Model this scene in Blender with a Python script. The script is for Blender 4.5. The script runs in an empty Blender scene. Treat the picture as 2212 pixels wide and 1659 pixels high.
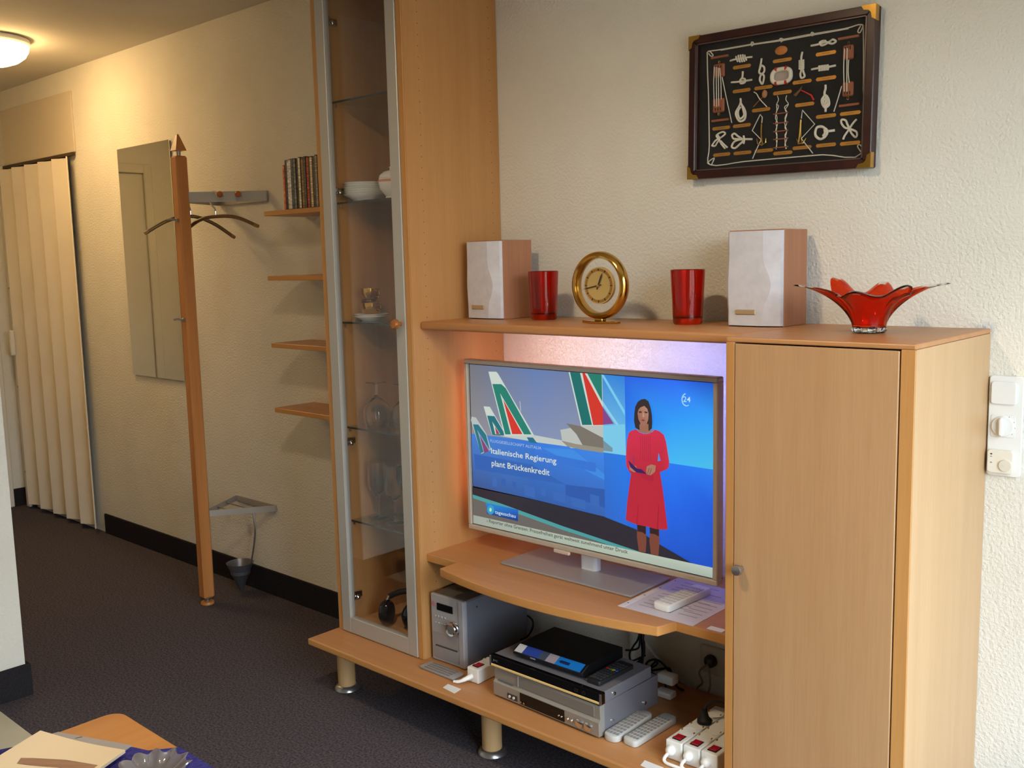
import bpy, bmesh, math, random
from mathutils import Vector, Matrix
from math import sin, cos, pi, radians
random.seed(7)
SC = bpy.context.scene
COL = SC.collection
# ------------------------------------------------------------------ camera
cam_d = bpy.data.cameras.new('camera'); cam = bpy.data.objects.new('camera', cam_d); COL.objects.link(cam)
cam_d.sensor_width = 36; cam_d.lens = 36*2113.34/2212; cam_d.clip_start = .02
yaw, pit, rol = .74196, -.12727, -.02338
F0 = Vector((-sin(yaw), cos(yaw), 0)); R0 = Vector((cos(yaw), sin(yaw), 0)); U0 = Vector((0, 0, 1))
Fw = F0*cos(pit)+U0*sin(pit); Uw = U0*cos(pit)-F0*sin(pit)
Rw = R0*cos(rol)+Uw*sin(rol); Uw = Uw*cos(rol)-R0*sin(rol)
M = Matrix((Rw, Uw, -Fw)).transposed().to_4x4(); M.translation = Vector((2.7161, -2.3709, 1.4558))
cam.matrix_world = M
SC.camera = cam
# ------------------------------------------------------------------ world, exposure
SC.view_settings.view_transform = 'Standard'; SC.view_settings.look = 'None'
SC.view_settings.exposure = 0.0; SC.view_settings.gamma = 1.0; SC.view_settings.use_curve_mapping = False
W = bpy.data.worlds.new('overcast_sky'); SC.world = W; W.use_nodes = True
wn = W.node_tree; bg = wn.nodes['Background']; bg.inputs[1].default_value = 14.0
w_tc = wn.nodes.new('ShaderNodeTexCoord'); w_sp = wn.nodes.new('ShaderNodeSeparateXYZ'); w_rp = wn.nodes.new('ShaderNodeValToRGB')   # overcast sky over darker ground
wn.links.new(w_tc.outputs['Generated'], w_sp.inputs[0]); wn.links.new(w_sp.outputs['Z'], w_rp.inputs[0]); wn.links.new(w_rp.outputs[0], bg.inputs[0])
e_ = w_rp.color_ramp.elements; e_[0].position = 0.0; e_[0].color = (.17, .18, .17, 1); e_[1].position = .10; e_[1].color = (.78, .90, 1.0, 1)
# window opening on the right hand wall, where the daylight enters
WX, WY0, WY1, WZ0, WZ1 = 3.15, -2.05, -.45, .12, 2.2
ld = bpy.data.lights.new('window_portal', 'AREA'); ld.shape = 'RECTANGLE'; ld.size = WY1-WY0; ld.size_y = WZ1-WZ0
ld.cycles.is_portal = True
lo = bpy.data.objects.new('window_portal', ld); COL.objects.link(lo)
lo.matrix_world = Matrix.Translation((WX+.12, (WY0+WY1)/2, (WZ0+WZ1)/2)) @ Matrix(((0,0,1,0),(1,0,0,0),(0,1,0,0),(0,0,0,1)))
LAMP_HALL, LAMP_ROOM = 34.0, 300.0      # radiance of the hall lamp dome and of the flat living room lamp
LAMP_COL = (1.0, .64, .28, 1); ROOM_COL = (1.0, .76, .48, 1)
LED = 5.0                               # strength of the television's rear light strips

CY_ = SC.cycles; CY_.max_bounces = 7; CY_.diffuse_bounces = 3; CY_.glossy_bounces = 3; CY_.transmission_bounces = 7; CY_.transparent_max_bounces = 10; CY_.adaptive_threshold = .03; CY_.use_light_tree = False
CY_.caustics_reflective = False; CY_.caustics_refractive = False

# ------------------------------------------------------------------ materials
MATS = {}
def nd(nt, t, **kw):
    n = nt.nodes.new(t)
    for k, v in kw.items(): setattr(n, k, v)
    return n
def s2l(c): return tuple(((x/255/12.92) if x/255 <= .04045 else ((x/255+.055)/1.055)**2.4) for x in c[:3])+(1,)
def mat(name, col, rough=.5, metal=0, trans=0, ior=1.45, emit=None, es=0, coat=0, spec=None, lin=False):
    if name in MATS: return MATS[name]
    m = bpy.data.materials.new(name); m.use_nodes = True; b = m.node_tree.nodes['Principled BSDF']
    c = tuple(col[:3])+(1,) if lin else s2l(col)
    b.inputs['Base Color'].default_value = c; b.inputs['Roughness'].default_value = rough; b.inputs['Metallic'].default_value = metal
    b.inputs['Transmission Weight'].default_value = trans; b.inputs['IOR'].default_value = ior
    if coat: b.inputs['Coat Weight'].default_value = coat; b.inputs['Coat Roughness'].default_value = .1
    if spec is not None: b.inputs['Specular IOR Level'].default_value = spec
    if emit: b.inputs['Emission Color'].default_value = tuple(emit[:3])+(1,); b.inputs['Emission Strength'].default_value = es
    MATS[name] = m; return m
def noisy(name, c1, c2, scale=(1,1,1), nscale=10, detail=4, rough=.5, bump=0, bscale=None, bdist=.002, p=(.35,.65), metal=0, spec=None, coat=0, bdetail=2):
    if name in MATS: return MATS[name]
    m = mat(name, c1, rough, metal, spec=spec, coat=coat); nt = m.node_tree; b = nt.nodes['Principled BSDF']
    tc = nd(nt, 'ShaderNodeTexCoord'); mp = nd(nt, 'ShaderNodeMapping'); mp.inputs['Scale'].default_value = scale
    nt.links.new(tc.outputs['Object'], mp.inputs[0])
    n = nd(nt, 'ShaderNodeTexNoise'); n.inputs['Scale'].default_value = nscale; n.inputs['Detail'].default_value = detail
    nt.links.new(mp.outputs[0], n.inputs[0])
    r = nd(nt, 'ShaderNodeValToRGB'); r.color_ramp.elements[0].color = s2l(c1); r.color_ramp.elements[1].color = s2l(c2)
    r.color_ramp.elements[0].position, r.color_ramp.elements[1].position = p
    nt.links.new(n.outputs[0], r.inputs[0]); nt.links.new(r.outputs[0], b.inputs['Base Color'])
    if bump:
        n2 = nd(nt, 'ShaderNodeTexNoise'); n2.inputs['Scale'].default_value = bscale or nscale; n2.inputs['Detail'].default_value = bdetail
        nt.links.new(tc.outputs['Object'], n2.inputs[0])
        bp = nd(nt, 'ShaderNodeBump'); bp.inputs['Strength'].default_value = bump; bp.inputs['Distance'].default_value = bdist
        nt.links.new(n2.outputs[0], bp.inputs['Height']); nt.links.new(bp.outputs[0], b.inputs['Normal'])
    return m
def wood(name, light, dark, axis, rough=.38):
    """laminate with fine straight beech grain along axis"""
    if name in MATS: return MATS[name]
    st = {'x': (.35, 9, 9), 'y': (9, .35, 9), 'z': (9, 9, .35)}[axis]
    m = noisy(name, light, dark, st, 2.2, 5, rough, p=(.30, .72)); nt = m.node_tree; b = nt.nodes['Principled BSDF']
    tc = nd(nt, 'ShaderNodeTexCoord'); mp = nd(nt, 'ShaderNodeMapping'); mp.inputs['Scale'].default_value = tuple(v*14 for v in st)
    n = nd(nt, 'ShaderNodeTexNoise'); n.inputs['Scale'].default_value = 2; n.inputs['Detail'].default_value = 3
    nt.links.new(tc.outputs['Object'], mp.inputs[0]); nt.links.new(mp.outputs[0], n.inputs[0])
    mx = nd(nt, 'ShaderNodeMix', data_type='RGBA', blend_type='MULTIPLY'); mx.inputs[0].default_value = .10
    old = b.inputs['Base Color'].links[0].from_socket
    r = nd(nt, 'ShaderNodeValToRGB'); r.color_ramp.elements[0].color = (.45, .38, .3, 1); r.color_ramp.elements[0].position = .35; r.color_ramp.elements[1].position = .6
    nt.links.new(n.outputs[0], r.inputs[0])
    nt.links.new(old, mx.inputs[6]); nt.links.new(r.outputs[0], mx.inputs[7]); nt.links.new(mx.outputs[2], b.inputs['Base Color'])
    return m
def pane(name, tint=(1,1,1), f0=.045, gl=1.0):
    """thin sheet glass: clear, with reflection growing towards grazing angles on both faces"""
    if name in MATS: return MATS[name]
    m = bpy.data.materials.new(name); m.use_nodes = True; nt = m.node_tree; nt.nodes.clear()
    o = nd(nt, 'ShaderNodeOutputMaterial'); t = nd(nt, 'ShaderNodeBsdfTransparent'); g = nd(nt, 'ShaderNodeBsdfGlossy'); mx = nd(nt, 'ShaderNodeMixShader')
    lw = nd(nt, 'ShaderNodeLayerWeight'); lw.inputs[0].default_value = .5
    pw = nd(nt, 'ShaderNodeMath', operation='POWER'); pw.inputs[1].default_value = 5.0
    ma = nd(nt, 'ShaderNodeMath', operation='MULTIPLY_ADD'); ma.inputs[1].default_value = 1-f0; ma.inputs[2].default_value = f0
    t.inputs[0].default_value = tuple(tint)+(1,); g.inputs['Roughness'].default_value = .01; g.inputs[0].default_value = (gl, gl, gl, 1)
    nt.links.new(lw.outputs['Facing'], pw.inputs[0]); nt.links.new(pw.outputs[0], ma.inputs[0]); nt.links.new(ma.outputs[0], mx.inputs[0])
    nt.links.new(t.outputs[0], mx.inputs[1]); nt.links.new(g.outputs[0], mx.inputs[2]); nt.links.new(mx.outputs[0], o.inputs[0])
    MATS[name] = m; return m
def emis(name, col, s):
    if name in MATS: return MATS[name]
    m = bpy.data.materials.new(name); m.use_nodes = True; nt = m.node_tree; nt.nodes.clear()
    o = nd(nt, 'ShaderNodeOutputMaterial'); e = nd(nt, 'ShaderNodeEmission'); e.inputs[0].default_value = tuple(col[:3])+(1,); e.inputs[1].default_value = s
    nt.links.new(e.outputs[0], o.inputs[0]); MATS[name] = m; return m

WALLP = noisy('woodchip_wallpaper', (226,222,210), (232,229,218), nscale=3, rough=.9, bump=.8, bscale=120, bdist=.0042, spec=.15, bdetail=3)
SMOOTH_WHITE = noisy('white_paint', (222,218,206), (228,225,214), nscale=2, rough=.6, spec=.3)
CEIL = noisy('ceiling_paint', (215,208,194), (221,215,202), nscale=2, rough=.92, spec=.1)
CARPET = noisy('charcoal_carpet', (66,62,68), (98,92,98), nscale=140, detail=3, rough=1, bump=.6, bscale=420, bdist=.003, spec=.03)
SKIRT = noisy('black_carpet_skirting', (38,36,39), (50,47,50), nscale=300, rough=.9, spec=.05)
VINYL = noisy('cream_vinyl', (206,198,172), (214,207,184), nscale=8, rough=.45)
BL, BD = (206,164,116), (196,152,103)
WZ_ = wood('beech_upright', BL, BD, 'z'); WXm = wood('beech_lengthwise', BL, BD, 'x'); WYm = wood('beech_crosswise', BL, BD, 'y')
EDGE = wood('beech_edge_band', (200,146,84), (186,130,70), 'z', .4)
TALLW = wood('beech_tall_side', (196,146,92), (184,132,78), 'z'); CUPW = wood('beech_cupboard_side', (200,164,122), (190,152,108), 'z')
EDGX = wood('beech_edge_band_long', (206,148,84), (190,130,68), 'x', .4)
POLEW = wood('beech_solid_post', (206,140,80), (186,120,62), 'z', .4)
ALU = mat('brushed_aluminium', (186,182,174), .42, .35); CHROME = mat('chrome', (225,225,225), .12, 1); STEEL = mat('satin_steel', (170,168,165), .3, .9)
SILVER = mat('silver_plastic', (170,170,174), .42, .3); SILVERD = mat('dark_silver_plastic', (112,112,116), .42, .35)
BLACK = mat('black_plastic', (14,14,15), .38); BLACKG = mat('black_gloss', (8,8,9), .08); RUBBER = mat('black_rubber', (20,19,20), .6)
WHITEP = mat('white_plastic', (236,236,232), .35); CREAMP = mat('cream_plastic', (232,226,210), .4); GREYP = mat('grey_plastic', (188,188,184), .45)
BRASS = mat('polished_brass', (214,168,82), .14, 1); BRASSD = mat('brass_plaque', (200,142,58), .34, .75); GOLD = mat('gold_glaze', (226,168,70), .12, 1)
REDG = mat('red_glass', (230,44,12), .03, 0, .92, 1.5); CLEARG = mat('clear_glass', (255,255,255), .0, 0, 1, 1.45)
PORC = mat('white_porcelain', (238,236,230), .12); PAPER = mat('white_paper', (226,226,228), .6); INK = mat('grey_print', (120,120,130), .7)
MIRROR = mat('mirror_silvering', (232,230,216), .01, 1); GLASS = pane('sheet_glass'); TINT = pane('shelf_glass', (.86,.92,.9)); GEDGE = mat('dark_glass_edge', (38,44,40), .15)
MAHOG = noisy('mahogany', (58,20,16), (40,12,10), (3,3,3), 8, rough=.3); FELT = mat('black_felt', (22,18,19), .95); ROPE = mat('cream_cord', (222,214,196), .8); BLOCKW = mat('teak_block', (150,84,50), .5)
REDP = mat('red_paint', (196,26,22), .4); REDSW = mat('red_rocker', (150,12,26), .25, emit=(.6,.02,.05), es=.08)

# ------------------------------------------------------------------ mesh building
BASE = {}
class MB:
    def __init__(s): s.v=[]; s.f=[]; s.m=[]; s.sm=[]
    def add(s, vs, fs, m=0, smooth=False):
        o=len(s.v); s.v+= [tuple(p) for p in vs]
        for f in fs: s.f.append(tuple(i+o for i in f)); s.m.append(m); s.sm.append(smooth)
        return s
    def frombm(s, bm, m=0, smooth=False):
        bm.verts.ensure_lookup_table(); bm.verts.index_update()
        s.add([v.co[:] for v in bm.verts], [[v.index for v in f.verts] for f in bm.faces], m, smooth); bm.free(); return s
    def box(s, x0,x1,y0,y1,z0,z1, bev=0, m=0, seg=1, smooth=False):
        if not bev:
            return s.add([(x0,y0,z0),(x1,y0,z0),(x1,y1,z0),(x0,y1,z0),(x0,y0,z1),(x1,y0,z1),(x1,y1,z1),(x0,y1,z1)],
                         [(0,3,2,1),(4,5,6,7),(0,1,5,4),(1,2,6,5),(2,3,7,6),(3,0,4,7)], m)
        bm=bmesh.new(); bmesh.ops.create_cube(bm, size=1)
        for v in bm.verts: v.co=Vector(((x0+x1)/2+v.co.x*(x1-x0),(y0+y1)/2+v.co.y*(y1-y0),(z0+z1)/2+v.co.z*(z1-z0)))
        bmesh.ops.bevel(bm, geom=list(bm.edges), offset=bev, segments=seg, affect='EDGES', profile=.5)
        return s.frombm(bm, m, smooth)
    def prism(s, poly, ax, a, b, bev=0, m=0, seg=1, smooth=False):
        def P(p,h): return {'z':(p[0],p[1],h),'y':(p[0],h,p[1]),'x':(h,p[0],p[1])}[ax]
        n=len(poly); vs=[P(p,a) for p in poly]+[P(p,b) for p in poly]
        fs=[tuple(range(n)),tuple(range(2*n-1,n-1,-1))]+[(i,i+n,(i+1)%n+n,(i+1)%n) for i in range(n)]
        if not bev: return s.add(vs,fs,m,smooth)
        bm=bmesh.new(); bv=[bm.verts.new(v) for v in vs]
        for f in fs: bm.faces.new([bv[i] for i in f])
        bmesh.ops.recalc_face_normals(bm, faces=bm.faces)
        bmesh.ops.bevel(bm, geom=[e for e in bm.edges if len(e.link_faces)==2 and e.calc_face_angle(0)>.5], offset=bev, segments=seg, affect='EDGES', profile=.5)
        return s.frombm(bm, m, smooth)
    def tube(s, pts, r, seg=8, closed=False, m=0, smooth=True, sub=0):
        pts=[Vector(p) for p in pts]
        if sub: pts=catmull(pts, sub, closed)
        n=len(pts); rs=r if isinstance(r,(list,tuple)) else [r]*n
        if len(rs)!=n: rs=[rs[min(int(i*len(rs)/n),len(rs)-1)] for i in range(n)]
        vs=[]; up=None
        for i,p in enumerate(pts):
            a=pts[(i-1)%n] if (closed or i>0) else p; b=pts[(i+1)%n] if (closed or i<n-1) else p
            t=(b-a); t=t.normalized() if t.length>1e-9 else Vector((0,0,1))
            if up is None: up=t.orthogonal().normalized()
            up=(up-t*up.dot(t)); up=up.normalized() if up.length>1e-6 else t.orthogonal().normalized()
            w=t.cross(up)
            for k in range(seg): vs.append(p+(up*cos(2*pi*k/seg)+w*sin(2*pi*k/seg))*rs[i])
        fs=[]
        for i in range(n if closed else n-1):
            j=(i+1)%n
            for k in range(seg): fs.append((i*seg+k,i*seg+(k+1)%seg,j*seg+(k+1)%seg,j*seg+k))
        if not closed: fs+=[tuple(range(seg-1,-1,-1)),tuple(range((n-1)*seg,n*seg))]
        return s.add(vs,fs,m,smooth)
    def lathe(s, prof, c=(0,0,0), seg=32, ax='z', m=0, smooth=True, sx=1, sy=1, caps=True):
        vs=[]; fs=[]; n=len(prof)
        for r,h in prof:
            for k in range(seg):
                a=2*pi*k/seg; q={'z':(r*cos(a)*sx,r*sin(a)*sy,h),'y':(r*cos(a)*sx,h,r*sin(a)*sy),'x':(h,r*cos(a)*sx,r*sin(a)*sy)}[ax]
                vs.append((c[0]+q[0],c[1]+q[1],c[2]+q[2]))
        for i in range(n-1):
            for k in range(seg): fs.append((i*seg+k,i*seg+(k+1)%seg,(i+1)*seg+(k+1)%seg,(i+1)*seg+k))
        if caps and prof[0][0]>1e-6: fs.append(tuple(range(seg)))
        if caps and prof[-1][0]>1e-6: fs.append(tuple(range((n-1)*seg,n*seg)))
        return s.add(vs,fs,m,smooth)
    def ball(s, c, r, seg=16, m=0, sx=1, sy=1, sz=1):
        pr=[(max(r*sin(pi*i/10),1e-7),-r*cos(pi*i/10)*sz) for i in range(11)]
        return s.lathe(pr, c, seg, 'z', m, True, sx, sy)
    def build(s, name, mats, parent=None, base=None, angle=40, kind=None, weld=True):
        b=BASE[parent.name] if parent else (base or (0,0,0))
        me=bpy.data.meshes.new(name); me.from_pydata([(x-b[0],y-b[1],z-b[2]) for x,y,z in s.v],[],s.f)
        mats=mats if isinstance(mats,(list,tuple)) else [mats]
        for q in mats: me.materials.append(q)
        me.polygons.foreach_set('material_index', s.m); me.polygons.foreach_set('use_smooth', s.sm)
        bm=bmesh.new(); bm.from_mesh(me)
        if weld: bmesh.ops.remove_doubles(bm, verts=bm.verts, dist=1e-6)
        bmesh.ops.recalc_face_normals(bm, faces=bm.faces); bm.to_mesh(me); bm.free()
        if any(s.sm): me.set_sharp_from_angle(angle=radians(angle))
        o=bpy.data.objects.new(name, me); COL.objects.link(o)
        if parent: o.parent=parent
        else: o.location=b
        BASE[o.name]=b
        if kind: o['kind']=kind
        return o
def catmull(p, n, closed=False):
    out=[]; N=len(p)
    for i in range(N if closed else N-1):
        g=lambda k: p[k%N] if closed else p[min(max(k,0),N-1)]
        a,b,c,d=g(i-1),g(i),g(i+1),g(i+2)
        for k in range(n):
            t=k/n; out.append(.5*((2*b)+(c-a)*t+(2*a-5*b+4*c-d)*t*t+(3*b-a-3*c+d)*t**3))
    if not closed: out.append(p[-1])
    return out
def thing(name, label, cat, loc=(0,0,0), rz=0, group=None):
    o=bpy.data.objects.new(name, None); COL.objects.link(o); o.empty_display_size=.05
    o.location=loc; o.rotation_euler=(0,0,rz); BASE[o.name]=tuple(loc); return tag(o,label,cat,group)
def tag(o, label, cat, group=None):
    o['label']=label; o['category']=cat
    if group: o['group']=group
    return o
def struct(o): o['kind']='structure'; return o
def copy_tree(o, parent=None, loc=None):
    c=o.copy(); COL.objects.link(c); BASE[c.name]=BASE[o.name]; c.parent=parent
    if loc is not None: c.location=loc
    for ch in list(o.children): copy_tree(ch, c)
    return c
def textmesh(mb, s, place, width, height, m=0, off=.008):
    """flat lettering: place(u,v) -> xyz with u along the line, v upward, fitted to width x cap height"""
    cu=bpy.data.curves.new('t','FONT'); cu.body=s; cu.resolution_u=2; cu.offset=off
    to=bpy.data.objects.new('t',cu); COL.objects.link(to); dg=bpy.context.evaluated_depsgraph_get(); me=bpy.data.meshes.new_from_object(to.evaluated_get(dg))
    xs=[v.co.x for v in me.vertices]; x0,x1=min(xs),max(xs); k=width/(x1-x0); kh=height/.70
    mb.add([place((v.co.x-x0)*k, v.co.y*kh) for v in me.vertices],[tuple(p.vertices) for p in me.polygons],m)
    bpy.data.objects.remove(to); bpy.data.meshes.remove(me); bpy.data.curves.remove(cu)
def rrect(x0,x1,y0,y1,r,n=5):
    o=[]
    for cx,cy,a in((x1-r,y1-r,0),(x0+r,y1-r,90),(x0+r,y0+r,180),(x1-r,y0+r,270)):
        for i in range(n+1): t=radians(a+90*i/n); o.append((cx+r*cos(t),cy+r*sin(t)))
    return o
def edge_band(o, m, lim=.35):
    """banded board edges: every upright face takes the edge material"""
    o.data.materials.append(m); k=len(o.data.materials)-1
    for p in o.data.polygons:
        if abs(p.normal.z) < lim: p.material_index=k
    return o
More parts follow.
